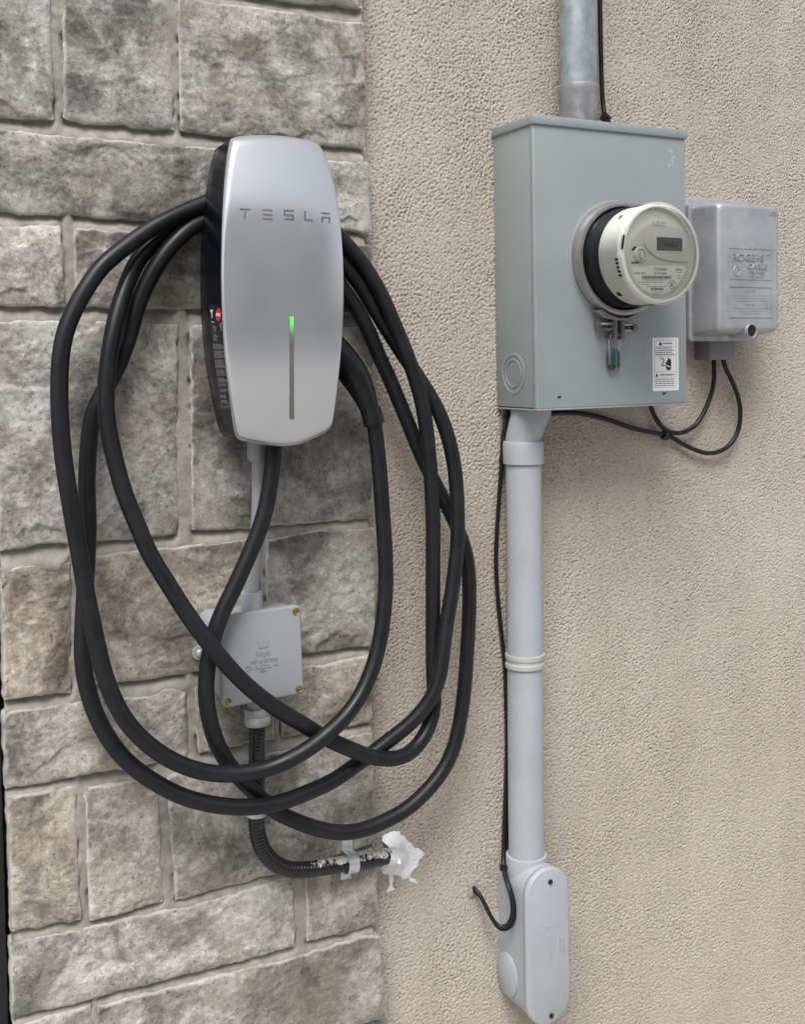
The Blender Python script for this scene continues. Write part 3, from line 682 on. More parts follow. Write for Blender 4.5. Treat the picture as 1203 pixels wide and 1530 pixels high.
# ------------------------------------------------------------------ charging cable
cable_pts = [
    (409, 640, .108), (409, 655, .110), (409, 669, .112), (408, 682, .113), (403, 725, .114), (395, 767, .115), (380, 810, .116), (363, 849, .117), (346, 886, .118), (333, 912, .118), (321, 943, .118), (312, 981, .117), (308, 1015, .115),
    (307.5, 1035, .113), (311, 1067, .108), (322, 1107, .10), (340, 1140, .093), (360, 1165, .088), (377, 1181, .086), (410, 1211, .085), (440, 1226, .086), (477, 1239, .088), (512, 1244, .088), (545, 1239, .087), (577, 1226, .086),
    (610, 1207, .085), (640, 1179, .084), (664, 1148, .083), (679, 1114, .082), (687.5, 1077, .08), (694, 1030, .078), (698, 975, .076), (701, 920, .074), (701.5, 880, .072), (700, 850, .071), (696, 825, .07), (684, 790, .068), (664, 748, .064),
    (640, 703, .062), (623, 665, .062), (611, 635, .062), (596, 599, .063), (581, 563, .063), (568, 536, .063), (551, 496, .062), (533, 461, .06), (515, 436, .057), (490, 400, .054), (450, 362, .052), (400, 338, .052), (350, 326, .056), (299, 332, .064),
    (272, 351, .068), (246, 379, .068), (225, 412, .066), (206, 454, .062), (192, 504, .058), (173, 553, .056), (152, 590, .056), (138, 619, .056), (134, 645, .056), (131, 678, .057), (129, 725, .058), (131, 783, .06), (129.5, 830, .06), (127, 876, .06),
    (124, 930, .062), (123, 980, .066), (128, 1020, .07), (137, 1053, .075), (152, 1087, .08), (173, 1120, .087), (202, 1149, .095), (238.5, 1173.5, .103), (275, 1191, .109), (323, 1203, .113), (371, 1206, .114), (415, 1200, .112), (464, 1182, .105), (502, 1164, .097),
    (523, 1149, .092), (549, 1131, .088), (571, 1114, .09), (588, 1101, .094), (610, 1084, .1), (631, 1062, .105), (646, 1040, .108), (657, 1010, .108), (661, 984, .106), (665, 950, .103), (670, 916, .1), (676, 882, .097), (680, 848, .095), (683.6, 814, .094),
    (684, 776, .093), (683, 738, .092), (680, 704, .09), (674, 670, .088), (664, 636, .085), (652, 608, .08), (640, 587, .076), (626, 565, .072), (610, 541, .069), (592, 514, .067), (574, 485, .066), (555, 453, .064), (537, 424, .061), (515.5, 398, .057),
    (490, 368, .052), (450, 333, .048), (390, 309, .047), (330, 306, .046), (290, 318, .045), (262, 335, .045), (235, 358, .047), (217, 375, .05), (203, 393, .054), (187, 430, .064), (175, 468, .074), (167, 503, .08), (160, 550, .084), (157.5, 597, .086),
    (160, 633, .088), (172, 690, .092), (185, 736, .098), (204, 783, .105), (224, 829, .113), (253, 876, .122), (275, 911, .131), (303, 950, .141), (328, 981, .143), (352, 1008, .14), (375, 1030, .136), (415, 1060, .13), (452, 1082, .124), (489, 1104, .117),
    (523, 1119, .114), (551, 1130, .113), (577, 1134, .11), (601, 1131, .106), (620.5, 1118, .1), (635.6, 1097, .094), (645, 1073, .088), (649, 1050, .084), (648, 1020, .082), (647, 980, .08), (647, 899, .082), (647, 831, .085), (647, 780, .088), (645, 730, .09),
    (641, 679, .092), (636.5, 636, .093), (630, 598, .094), (621, 567, .094), (611.5, 539, .093), (600, 510, .09), (586, 477, .086), (572, 445, .081), (555, 414, .075), (537, 388, .07), (521, 369, .066), (500, 346, .062), (470, 315, .06), (430, 292, .058),
    (390, 282, .058), (350, 285, .06), (301, 306, .066), (265, 321, .07), (225, 342, .074), (187, 369, .078), (154, 396, .082), (128, 431, .086), (109, 466, .088), (96, 499, .09), (89.5, 539, .092), (88, 586, .093), (89.5, 633, .094), (95, 690, .096), (106, 760, .098),
    (118.5, 829, .1), (131, 900, .103), (141, 947, .107), (151, 992, .11), (166, 1037, .114), (189, 1079, .118), (216, 1108, .12), (247, 1131, .122), (281, 1147, .124), (314, 1155, .125), (348, 1156.5, .126), (390, 1151, .129), (415, 1143, .132), (440, 1131, .136), (465, 1116, .139),
    (489.5, 1096, .141), (514, 1073, .137), (538, 1040, .131), (554, 1005, .126), (565.5, 967, .122), (572.5, 924, .118), (576, 882, .116), (576.5, 856, .115), (575, 814, .113), (572.5, 780, .112), (568, 713, .11), (563, 662, .108), (558, 628, .108), (551, 608, .107)]
cable = thing('charging_cable', 'thick black charging cable coiled around the charger in big loops', 'cable', at(409, 655, .11))
path = smooth_path(catmull([at(*p) for p in cable_pts], .005), 6)
V, F = tube_vf(path, .0111, 22); mk('cord', V, F, MAT['rubber'], cable, True, 60)
# connector handle
hp = [at(*p) for p in ((558.8, 633, .108), (554, 617, .107), (547, 597, .105), (536, 573, .101), (522, 550, .096), (506, 530, .09), (488, 512, .084), (470, 497, .08))]
hpath = catmull(hp, .004)
def hr(t): return .0135 if t < .12 else .0135+(.0215-.0135)*min(1, (t-.12)/.35) if t < .6 else .0215+.002*(t-.6)
V, F = tube_vf(hpath, hr, 24); conn = mk('connector', V, F, MAT['rubber2'], cable, True, 60); conn['label'] = 'moulded connector handle at the end of the cable'
cp = [hpath[i] for i in range(0, 7)]
V, F = tube_vf(catmull([at(559.6, 634, .108), at(556.2, 622, .1075), at(553, 611, .1065)], .002), .0150, 24); mk('collar', V, F, MAT['rubber2'], conn, True, 40)

# ------------------------------------------------------------------ grey conduit below the charger, junction box
def ctube(name, pts, r, mat, parent, n=24): return pxtube(name, pts, r, mat, parent, n=n)
cd = thing('conduit', 'short grey plastic conduit from the charger to the junction box', 'conduit', at(374, 884, .075))
ctube('pipe', [(386, 680, .085), (386.5, 710, .084), (386, 750, .082), (384, 790, .078), (380, 835, .074), (376.5, 870, .072), (376, 890, .072)], .0095, MAT['pvc_dark'], cd)
p1, p0 = at(383, 655, .088), at(383, 686, .088)
V, F = tube_vf([p1, p0], .0128, 28); hb = mk('hub', V, F, MAT['pvc_dark'], cd, True, 40)
V, F = tube_vf([at(384, 685, .088), at(384, 689.5, .088)], .0112, 28); mk('hub_collar', V, F, MAT['pvc_dark'], cd, True, 40)

def build_jbox():
    d0, d1 = .034, .100
    c = at(394, 980, d1); ang = rad(1.5); fr = Frame(c.x-.002, c.z, ang)
    root = thing('junction_box', 'square grey plastic junction box with embossed lid below the charger', 'junction box', fr(0, -.062, SD))
    w, h = .0585, .0625
    floft('body', fr, [(rrect(-w+.004, w-.004, -h+.004, h-.004, .012), d0), (rrect(-w+.002, w-.002, -h+.002, h-.002, .010), d1-.012)], MAT['jbox'], root)
    floft('rear_boss', fr, [(rrect(-w-.010, -w+.030, .018, h-.003, .016), d0-.002), (rrect(-w-.009, -w+.030, .019, h-.004, .016), .062), (rrect(-w-.004, -w+.030, .024, h-.008, .014), .070)], MAT['jbox'], root)
    lid = floft('lid', fr, [(rrect(-w, w, -h, h, .006), d1-.0115), (rrect(-w, w, -h, h, .006), d1-.002), (rrect(-w+.0008, w-.0008, -h+.0008, h-.0008, .0055), d1-.0005), (rrect(-w+.002, w-.002, -h+.002, h-.002, .0045), d1)], MAT['jbox'], root, 50)
    for su in (-1, 1):
        for sv in (-1, 1):
            cu, cv = su*(w-.0072), sv*(h-.0078)
            s = lathe('screw', fr, cu, cv, [(.0052, d1-.0004), (.0052, d1+.0006), (.0046, d1+.0009), (.0040, d1+.0004), (.0036, d1+.0002), (.0033, d1+.0011), (.0018, d1+.0016), (.0001, d1+.0017)], MAT['brass'], root, 20)
            fbox('slot', fr, cu-.0026, cu+.0026, cv-.0005, cv+.0005, d1+.001, d1+.0019, MAT['dark'], s)
    # embossing
    em = []
    def T(body, px, py, wpx, hpx, rot=0):
        u, v = fr.uv(px, py, d1); k = 1.0/1130; em.append(text_vf(body, fr, u, v, wpx*k, hpx*k, d1, .0009, rot))
    T('Royal', 392.5, 976.5, 24, 11); T('WET LOCATIONS', 394, 986.5, 45, 5); T('R-220L', 393, 995, 26, 6.5); T('CSA', 371, 998, 11, 7); T('UL', 411.5, 990, 9, 8); T('NEMA', 393, 1001.5, 12, 4)
    u, v = fr.uv(392, 962, d1); cr = [(-.0065, -.005), (.0065, -.005), (.008, .005), (.004, .002), (.0, .0065), (-.004, .002), (-.008, .005)]
    Vc, Fc = loft([[fr(u+a, v+b, d) for a, b in cr] for d in (d1-.0002, d1+.0009)]); em.append((Vc, Fc))
    merge('embossed_lettering', em, MAT['jbox'], lid)
    # hub on top
    u, v = fr.uv(376, 905, .072)
    hb = vlathe('hub', fr, u, .072, [(.0155, h-.004), (.0155, h+.002), (.0148, h+.002), (.0148, h+.020), (.0142, h+.022), (.0105, h+.0222)], MAT['pvc'], root, 32)
    # mounting lug
    u, v = fr.uv(297, 976, .040)
    lug = floft('mounting_lug', fr, [(rrect(u-.009, u+.030, v-.009, v+.009, .0088, 6), .034), (rrect(u-.009, u+.030, v-.009, v+.009, .0088, 6), .040)], MAT['pvc'], root)
    lathe('screw', fr, u+.001, v, [(.0055, .040), (.0052, .0425), (.003, .044), (.0001, .0444)], MAT['zinc'], lug, 16)
    # cable gland below
    u, v = fr.uv(384, 1062, .072)
    vlathe('gland', fr, u, .072, [(.0140, -h+.004), (.0140, -h-.016), (.0150, -h-.017)], MAT['gland'], root, 8, 20)
    nut = vlathe('gland_nut', fr, u, .072, [(.0165, -h-.015), (.0182, -h-.016), (.0182, -h-.026), (.0176, -h-.027), (.0184, -h-.028), (.0184, -h-.036), (.0170, -h-.040), (.0115, -h-.0405)], MAT['gland'], root, 36)
    return root, fr, u
jb, jfr, gu = build_jbox()

# ------------------------------------------------------------------ corrugated conduit into the wall
fx = thing('flexible_conduit', 'black corrugated conduit with white scuffs running into the caulked wall', 'conduit', at(384, 1290, .05))
fpts = [(384, 1085, .072), (383.5, 1120, .070), (383, 1160, .066), (382.5, 1200, .062), (384, 1240, .058), (392, 1268, .055), (408, 1288, .053), (430, 1298, .052), (460, 1299, .051), (495, 1294, .050), (530, 1288, .048), (560, 1283, .046), (576, 1280.5, .040), (586, 1279, .030)]
fpath = catmull([at(*p) for p in fpts], .0011)
V, F = tube_vf(fpath, .0114, 18)
n_ = 18; nl = len(fpath); cum = [0]
for i in range(1, nl): cum.append(cum[-1]+(fpath[i]-fpath[i-1]).length)
for i in range(nl):
    y = cum[i]; amp = (.00025 if y < .15 else .00055)
    k = amp*math.cos(2*math.pi*y/.0054)
    for j in range(n_):
        q = V[i*n_+j]; V[i*n_+j] = fpath[i]+(q-fpath[i])*(1+k/.0114)
fo = mk('corrugated_tube', V, F, MAT['scuffed'], fx, True, 80)
sc = np.zeros(len(V), np.float32)
for i in range(nl):
    s = cum[i]/cum[-1]
    for j in range(n_):
        q = V[i*n_+j]-fpath[i]; upf = q.z/.0114; out = -q.y/.0114
        w_ = max(0, min(1, (s-.56)/.14))*(1 if s < .97 else 0)
        sc[i*n_+j] = w_*max(0, min(1, .15+.95*upf+.25*out))
a_ = fo.data.attributes.new('scuff', 'FLOAT', 'POINT'); a_.data.foreach_set('value', sc)
def strap(px, py, d, along, label, sz):
    """pipe strap: band over the tube and two screwed feet"""
    c = at(px, py, d); T = along.normalized(); up = Vector((0, -1, 0)).cross(T); up.normalize()
    if up.z < 0: up = -up
    o = Vector((0, -1, 0))
    t = thing('pipe_strap', label, 'strap', Vector((c.x, -SD, c.z-.02)))
    prof = [(.030, SD-d+.0025), (.0145, SD-d+.0025)]+[(.0136*math.cos(a), .0136*math.sin(a)) for a in np.linspace(rad(8), rad(172), 13)]+[(-.0145, SD-d+.0025), (-.030, SD-d+.0025)]
    Vs, Fs = [], []
    th = .0014
    for k, (a, b) in enumerate(prof):
        r = math.hypot(a, b); g = (b/r if abs(a) < .0142 else 1); gu = (a/r if abs(a) < .0142 else 0)
        for s in (-1, 1):
            for q in (0, 1): Vs.append(c+up*(a+gu*th*q)+o*(b+g*th*q)+T*(s*sz/2))
    for k in range(len(prof)-1):
        a = k*4; b = a+4
        Fs += [(a, b, b+1, a+1), (a+2, a+3, b+3, b+2), (a+1, b+1, b+3, a+3), (a, a+2, b+2, b)]
    Fs += [(0, 1, 3, 2), tuple(len(Vs)-4+i for i in (0, 2, 3, 1))]
    mk('band', Vs, Fs, MAT['zinc'], t, True, 40)
    for s in (-1, 1):
        p = c+up*(s*.0225); fr = Frame(p.x, p.z)
        lathe('screw', fr, 0, 0, [(.0042, SD+.0035), (.0040, SD+.0058), (.0022, SD+.0066), (.0001, SD+.0067)], MAT['zinc'], t, 14)
    return t
strap(524, 1289.5, .0485, at(540, 1287, .048)-at(505, 1293, .048), 'galvanised pipe strap holding the corrugated conduit beside the caulk patch', .017)
strap(383, 1212.5, .0605, at(383, 1200, .06)-at(383, 1230, .06), 'galvanised pipe strap on the upright part of the corrugated conduit', .010)

def build_caulk():
    c = xz(603, 1277, .004); root = thing('caulk_patch', 'white caulk smeared around the conduit where it enters the stucco', 'caulk', (c[0], 0, c[1]-.03))
    outl = [(573, 1248), (585, 1243), (597, 1244), (606, 1252), (614, 1260), (622, 1268), (634, 1272), (637, 1279), (629, 1286), (626, 1297), (619, 1303), (612, 1314), (602, 1315), (598, 1309), (584, 1309), (571, 1306), (569, 1299), (576, 1290), (572, 1276), (578, 1262), (570, 1256)]
    def blob(name, ol, hmax, seed, n=26, rag=.0022, mound=None):
        P = [xz(*p, .003) for p in ol]; cu = sum(p[0] for p in P)/len(P); cz = sum(p[1] for p in P)/len(P)
        m = 260 if mound else 80; pp = polyline(P+[P[0]], m+1)[:-1]; rs = np.random.RandomState(seed)
        an = np.arange(m); rg = np.stack([fbm(an*.22, an*0+3.3, seed+1, 4), fbm(an*.22, an*0+8.1, seed+2, 4)], -1)*rag
        s_ = 1-np.arange(n)[:, None]/(n-1); X = cu+(pp[:, 0][None]-cu)*s_; Z = cz+(pp[:, 1][None]-cz)*s_; e = 1-s_+0*X; X = X+rg[:, 0][None]*s_**7; Z = Z+rg[:, 1][None]*s_**7
        H = hmax*np.minimum(1, e*7)**.5*(.75+.25*e)+(.0026*fbm(X*50+Z*30, Z*50-X*30, seed, 3)+.0016*np.abs(fbm(X*130+Z*60, Z*190-X*50, seed+4, 2)))*np.minimum(1, e*6)
        if mound:
            r = np.hypot(X-mound[0], (Z-mound[1])*1.15); H += mound[2]*np.exp(-(r/mound[3])**2)*(1+.3*fbm(X*120, Z*120, seed+9, 3))
        V = np.stack([X, -(H-.0008), Z], -1).reshape(-1, 3)
        F = [((k-1)*m+i, (k-1)*m+(i+1) % m, k*m+(i+1) % m, k*m+i) for k in range(1, n) for i in range(m)]
        return mk(name, V, F, MAT['caulk'], root, True)
    mx_, mz_ = xz(587, 1279, .022)
    blob('smear', outl, .0060, 3, 34, .0030, (mx_, mz_, .042, .0170))
    cpth = catmull([at(*p) for p in ((574, 1281, .0405), (580, 1280, .0370), (586, 1279, .0300), (593, 1278, .0180), (598, 1277, .008))], .0012)
    Vc, Fc = tube_vf(cpth, .0126, 24); Vn = np.array([tuple(v) for v in Vc]); ax_ = np.repeat(np.array([tuple(p) for p in cpth]), 24, 0)
    w_ = 1+.16*fbm(Vn[:, 0]*210, Vn[:, 2]*210, 21, 3)[:, None]+.10*(np.arange(len(Vn))/len(Vn))[:, None]; fr0 = np.arange(len(Vn)) < 24*6
    ed = fbm(np.arange(len(Vn))*.9, Vn[:, 2]*300, 23, 2); w_[fr0 & (ed > -.1)] *= .90
    mk('coat', ax_+(Vn-ax_)*w_, Fc, MAT['caulk'], root, True)
    blob('drip', [(582, 1306), (588, 1306), (589, 1316), (587, 1326), (592, 1330), (590, 1333), (579, 1335), (578, 1332), (583, 1324), (582, 1314)], .0022, 5, 8)
    blob('dab', [(612, 1311), (618, 1314), (626, 1316), (627, 1322), (621, 1321), (613, 1317)], .002, 6, 8)
build_caulk()

# ------------------------------------------------------------------ meter box
BX = Frame(1.1157, CAM_H+.1529, rad(.45)); BW, BH, BD = .1494, .2224, .116
def build_meter_box():
    root = thing('meter_box', 'grey painted steel meter box on the stucco wall with warning sticker', 'meter box', BX(0, -BH, 0))
    body = fbox('body', BX, -BW, BW, -BH+.002, BH-.004, 0, BD-.0105, MAT['box_grey'], root, .0015)
    cover = fbox('front_cover', BX, -BW-.0006, BW+.0006, -BH, BH-.006, BD-.010, BD, MAT['box_grey'], root, .0025, 3)
    fbox('top_cap', BX, -BW-.003, BW+.003, BH-.0125, BH+.0015, 0, BD+.0035, MAT['box_grey'], root, .0018)
    fbox('bottom_flange', BX, -BW-.0005, BW+.0005, -BH-.0022, -BH+.0005, .002, BD+.0012, MAT['box_grey'], root, .0008)
    # knock-out on the left side: concentric rings
    pc = at(755.5, 557, .06); 
    def side_ring(r0, r1, lift):
        V = []; F = []; n = 40; X = BX(-BW, 0, 0).x
        zc = pc.z; yc = -.052
        u_, v_ = -BW, (zc-BX.cz)
        for k, (r, l) in enumerate(((r1, 0), (r1, lift), (r0, lift), (r0, 0))):
            for i in range(n):
                a = 2*math.pi*i/n; V.append(BX(u_-l, v_+r*math.sin(a), -yc+r*math.cos(a)))
        for k in range(3):
            for i in range(n):
                j = (i+1) % n; F.append((k*n+i, k*n+j, (k+1)*n+j, (k+1)*n+i))
        mk('knockout_ring', V, F, MAT['box_grey'], body, True, 30)
    side_ring(.0285, .0325, .0012); side_ring(.0205, .0225, .0012)
    # slots and rivets near the bottom edge
    for (px, py) in ((836, 593.5), (993, 588)):
        u, v = BX.uv(px, py, BD)
        poly_plate('tab_slot', BX, [(u-.0042, v+.0016), (u+.0046, v+.0018), (u+.001, v-.0018), (u-.002, v-.0020)], BD-.001, BD+.0004, MAT['black_flat'], cover)
    # rubbed paint near the top right corner and along the cap
    rq = random.Random(8)
    for q_ in range(9):
        px, py = rq.uniform(998, 1012), rq.uniform(222, 246); ln, wd = rq.uniform(3, 9), rq.uniform(.5, 1.4)
        pts = [(px, py), (px+wd, py+.4), (px+wd*.8+rq.uniform(-.6, .6), py+ln*.5), (px+wd*.4, py+ln), (px-.3, py+ln*.6)]
        poly_plate('paint_scuff', BX, [BX.uv(*p, BD) for p in pts], BD-.0002, BD+.00015, MAT['scuff'], cover)
    # warning sticker
    us = [BX.uv(*p, BD) for p in ((976, 504.5), (1014.5, 504.5), (1014, 583.5), (975.5, 584))]
    u0 = (us[0][0]+us[3][0])/2; u1 = (us[1][0]+us[2][0])/2; v1 = (us[0][1]+us[1][1])/2; v0 = (us[2][1]+us[3][1])/2
    st = poly_plate('warning_sticker', BX, [(u0, v0), (u1, v0), (u1, v1), (u0, v1)], BD-.0002, BD+.0004, MAT['sticker'], root)
    st['label'] = 'white warning sticker with hand pictogram and bilingual print'
    W_, H_ = u1-u0, v1-v0; D = BD+.0004
    S = lambda a, b: (u0+a*W_, v1-b*H_)
    lines = []
    def hl(b, a0=.07, a1=.91, t=.0022):
        x0, y0 = S(a0, b); x1, _ = S(a1, b); lines.append(box_vf(BX, x0, x1, y0-t*H_, y0+t*H_, D-.0001, D+.0002))
    for b in (.045, .165, .345, .64, .745, .94): hl(b)
    for a in (.07, .91):
        x, y = S(a, .045); _, y2 = S(a, .94); lines.append(box_vf(BX, x-.004*W_, x+.004*W_, y2, y, D-.0001, D+.0002))
    rr = random.Random(3)
    for rows in ((.195, .235, .275, .315), (.782, .822, .862, .902)):
        for b in rows:
            a = .10
            while a < .74:
                w_ = rr.uniform(.06, .16); x0, y0 = S(a, b); x1, _ = S(min(a+w_, .84), b); lines.append(box_vf(BX, x0, x1, y0-.0075*H_, y0+.0075*H_, D-.0001, D+.0002)); a += w_+.022
    merge('print', lines, MAT['ink'], st)
    def tri(a, b, s):
        x, y = S(a, b); V, F = loft([[BX(x+q*s, y+p*s, d) for q, p in ((-.5, -.45), (.5, -.45), (0, .5))] for d in (D-.0001, D+.0002)]); return V, F
    for q in (tri(.295, .108, .0068), tri(.15, .70, .0060)): merge('warning_triangle', [q], MAT['ink_dark'], st)
    em = []
    x, y = S(.57, .108); merge('heading', [text_vf('WARNING', BX, x, y, .37*W_, .030*H_, D, .0002, 0, True)], MAT['ink_dark'], st)
    x, y = S(.55, .70); merge('heading', [text_vf('AVERTISSEMENT', BX, x, y, .60*W_, .030*H_, D, .0002, 0, True)], MAT['ink_dark'], st)
    # hand and spark
    hand = [(.50, .46), (.56, .44), (.60, .37), (.64, .40), (.70, .41), (.71, .53), (.69, .60), (.66, .615), (.54, .61), (.50, .55)]
    V, F = loft([[BX(*S(a, b), d) for a, b in hand[::-1]] for d in (D-.0001, D+.0002)]); mk('hand_pictogram', V, F, MAT['ink_dark'], st, False)
    ser = [S(*q) for q in ((.28, .385), (.37, .395), (.43, .43), (.40, .475), (.34, .505), (.38, .525), (.47, .518))]
    V, F = tube_vf(catmull([BX(a, b, D+.0002) for a, b in ser], .0008), .0007, 6); mk('spark_pictogram', V, F, MAT['ink_dark'], st)
    sp_ = [S(*q) for q in ((.48, .52), (.56, .515), (.62, .54), (.71, .545), (.71, .555), (.60, .555), (.53, .53))]
    poly_plate('spark', BX, sp_, D+.0001, D+.0004, MAT['sticker'], st)
    return root
mbox = build_meter_box()

# ------------------------------------------------------------------ electricity meter
def build_meter():
    mx, mz = 1.1235, CAM_H+.1632; fr = Frame(mx, mz, rad(.45)); B = BD
    root = thing('electricity_meter', 'round cream electricity meter with digital display on the meter box', 'meter', fr(0, -.09, B))
    lathe('socket_collar', fr, 0, 0, [(.094, B-.001), (.0935, B+.0010), (.090, B+.002)], MAT['box_grey'], root, 72)
    lathe('sealing_ring', fr, 0, 0, [(.0865, B+.0005), (.0895, B+.002), (.0905, B+.006), (.0905, B+.014), (.0885, B+.0185), (.0850, B+.0200), (.0815, B+.0195), (.0800, B+.017), (.0800, B+.004)], MAT['ring'], root, 84)
    lathe('base', fr, 0, 0, [(.0785, B+.002), (.0760, B+.018), (.0742, B+.024), (.0738, B+.052), (.070, B+.053)], MAT['meter_dark'], root, 72)
    hs_ = lathe('housing', fr, 0, 0, [(.0710, B+.0495), (.0748, B+.050), (.0752, B+.0535), (.0748, B+.090), (.0740, B+.0945), (.0722, B+.0970), (.0700, B+.0975), (.0682, B+.0950), (.0660, B+.0930)], MAT['meter_white'], root, 84)
    fd = B+.0935; f_ = lathe('face', fr, 0, 0, [(.0690, fd-.004), (.0684, fd), (.0640, fd+.0006), (.0001, fd+.0006)], MAT['meter_face'], root, 84); fd += .0006
    U = lambda px, py, d=fd: fr.uv(px, py, d)
    # raised lobe round the display
    lobe = [(962, 364), (964, 353), (972, 346.5), (986, 341.5), (1003, 339.5), (1020, 341), (1026, 344.5), (1030, 353), (1033, 367), (1034, 381), (1032.5, 389.5), (1020, 391.5), (1006, 391), (990, 388.5), (977, 382.5), (967, 373.5)]
    lp = [tuple(v) for v in polyline([U(*p) for p in lobe]+[U(*lobe[0])], 65)[:-1]]
    def clipc(P, R): return [(u*min(1, R/max(1e-6, math.hypot(u, v))), v*min(1, R/max(1e-6, math.hypot(u, v)))) for u, v in P]
    lp = clipc(lp, .0630); cxl = sum(p[0] for p in lp)/len(lp); cyl = sum(p[1] for p in lp)/len(lp)
    ins = [(cxl+(u-cxl)*.965, cyl+(v-cyl)*.945) for u, v in lp]
    if sum(lp[i-1][0]*lp[i][1]-lp[i][0]*lp[i-1][1] for i in range(len(lp))) < 0: lp, ins = lp[::-1], ins[::-1]
    lb = floft('display_bezel', fr, [(lp, fd-.0003), (lp, fd+.0022), (ins, fd+.0030)], MAT['meter_face'], root, 30); ld = fd+.0030
    q = [U(*p, ld) for p in ((981.5, 354.5), (1020.5, 355.5), (1019, 375.5), (981, 374.8))]
    u0, u1 = (q[0][0]+q[3][0])/2, (q[1][0]+q[2][0])/2; v0, v1 = (q[2][1]+q[3][1])/2, (q[0][1]+q[1][1])/2
    merge('display_frame', [box_vf(fr, u0-.0016, u1+.0016, v1, v1+.0016, ld-.0002, ld+.0009), box_vf(fr, u0-.0016, u1+.0016, v0-.0016, v0, ld-.0002, ld+.0009),
                            box_vf(fr, u0-.0016, u0, v0, v1, ld-.0002, ld+.0008), box_vf(fr, u1, u1+.0016, v0, v1, ld-.0002, ld+.0008)], MAT['meter_white'], lb)
    lc = fbox('display', fr, u0, u1, v0, v1, ld-.0006, ld+.0002, MAT['lcd'], lb)
    cu, cv = (u0+u1)/2+.004, (v0+v1)/2+.0005
    merge('digits', [text_vf('1665.7', fr, cu, cv, (u1-u0)*.58, (v1-v0)*.42, ld+.0002, .0002, 0, True), box_vf(fr, u0+.003, u0+.006, cv-.0006, cv+.0006, ld+.0001, ld+.0004)], MAT['lcd_seg'], lc)
    # name in relief
    nm = []
    u, v = U(985.5, 331); nm.append(text_vf('elster', fr, u, v, .0300, .0125, fd, .0012, rad(-1))); merge('maker_name', nm, MAT['meter_white'], f_)
    # name plate
    npx = [(943, 397), (958, 399.5), (976, 396), (1022, 398), (1027, 402), (1023, 420), (1012, 434), (1000, 441), (988, 443.5), (972, 441), (958, 431), (948, 417)]
    P = clipc([U(*p) for p in npx], .0615); pl = poly_plate('name_plate', fr, P, fd-.0002, fd+.0008, MAT['meter_label'], root); pd = fd+.0008
    ink = []
    def T(b, px, py, w, h):
        u, v = U(px, py, pd); k = 1/1010; ink.append(text_vf(b, fr, u, v, w*k*1.22, h*k, pd, .0002, 0))
    T('TM1074402', 987.5, 402.5, 20, 4.6); T('56 745 880', 987, 408.5, 18.5, 3.6); T('elster', 1015, 402.5, 11, 4.4); T('WSW3-4736', 956.5, 408.5, 18, 3.4)
    rr = random.Random(9)
    def bc(x0, x1, y, hh):
        x = x0
        while x < x1:
            w_ = rr.uniform(.4, 1.1); a = U(x, y, pd); b = U(x+w_, y, pd); ink.append(box_vf(fr, a[0], b[0], a[1]-hh/2000, a[1]+hh/2000, pd-.0001, pd+.0002)); x += w_+rr.uniform(.35, .8)
    bc(960, 1003, 414.5, 4.6); bc(973, 991.5, 432, 4.0)
    def dash(x0, x1, y):
        x = x0
        while x < x1:
            w_ = rr.uniform(1.2, 4); a = U(x, y, pd); b = U(min(x+w_, x1), y, pd); ink.append(box_vf(fr, a[0], b[0], a[1]-.0004, a[1]+.0004, pd-.0001, pd+.0002)); x += w_+.9
    dash(954, 992, 421.5); dash(956, 970, 424.8); dash(966, 997, 428); dash(974, 992, 436.5); dash(977, 986, 439.6); dash(1011, 1020, 407); dash(960, 996, 418.3)
    # crossed-circle mark and small house mark
    u, v = U(1004.5, 425, pd)
    V = []; F = []
    for k, r in enumerate((.0062, .0068)):
        for i in range(28): V.append(fr(u+r*math.cos(i*math.pi/14), v+r*math.sin(i*math.pi/14), pd+.0002))
    F = [(i, (i+1) % 28, 28+(i+1) % 28, 28+i) for i in range(28)]; ink.append((V, F))
    for s in (-1, 1): ink.append(tube_vf([fr(u-.0034, v-.004*s, pd+.0002), fr(u+.0034, v+.004*s, pd+.0002)], .0005, 5))
    u, v = U(1015, 413.5, pd)
    for a, b, c_, d_ in ((-.0034, .0034, .0016, .0020), (-.0034, .0034, -.0024, -.0020), (-.0034, -.003, -.002, .002), (.003, .0034, -.002, .002)): ink.append(box_vf(fr, u+a, u+b, v+c_, v+d_, pd-.0001, pd+.0002))
    merge('plate_print', ink, MAT['ink'], pl)
    # reset button with its hood
    u, v = U(957.5, 380, fd+.003)
    kb = lathe('reset_button', fr, u, v, [(.0112, fd-.0002), (.0110, fd+.003), (.0100, fd+.0045), (.0085, fd+.005)], MAT['meter_white'], root, 32)
    lathe('button_recess', fr, u, v, [(.0087, fd+.0046), (.0080, fd+.0028), (.0001, fd+.0028)], MAT['meter_face'], kb, 28)
    floft('button_tab', fr, [(rrect(u-.0035, u+.0035, v-.0065, v+.0055, .003), fd+.002), (rrect(u-.0028, u+.0028, v-.006, v+.005, .0025), fd+.0072)], MAT['meter_white'], kb)
    poly_plate('button_slot', fr, [U(*p) for p in ((943.5, 373.5), (949, 367.5), (951, 369), (946.5, 374.5))], fd+.0001, fd+.0005, MAT['black_flat'], root)
    poly_plate('hinge_gap', fr, [U(*p) for p in ((943.5, 391), (955, 391.5), (954, 394), (944, 393.5))], fd+.0001, fd+.0004, MAT['ink'], root)
    # openings on the housing's side
    def on_side(px, py, r=.0753):
        v = ray(px, py); ax, az = EYE.x-mx, EYE.z-mz; a = v.x**2+v.z**2; b = 2*(v.x*ax+v.z*az); c = ax*ax+az*az-r*r
        q = b*b-4*a*c; t = (-b-math.sqrt(max(q, 0)))/(2*a); return EYE+v*t
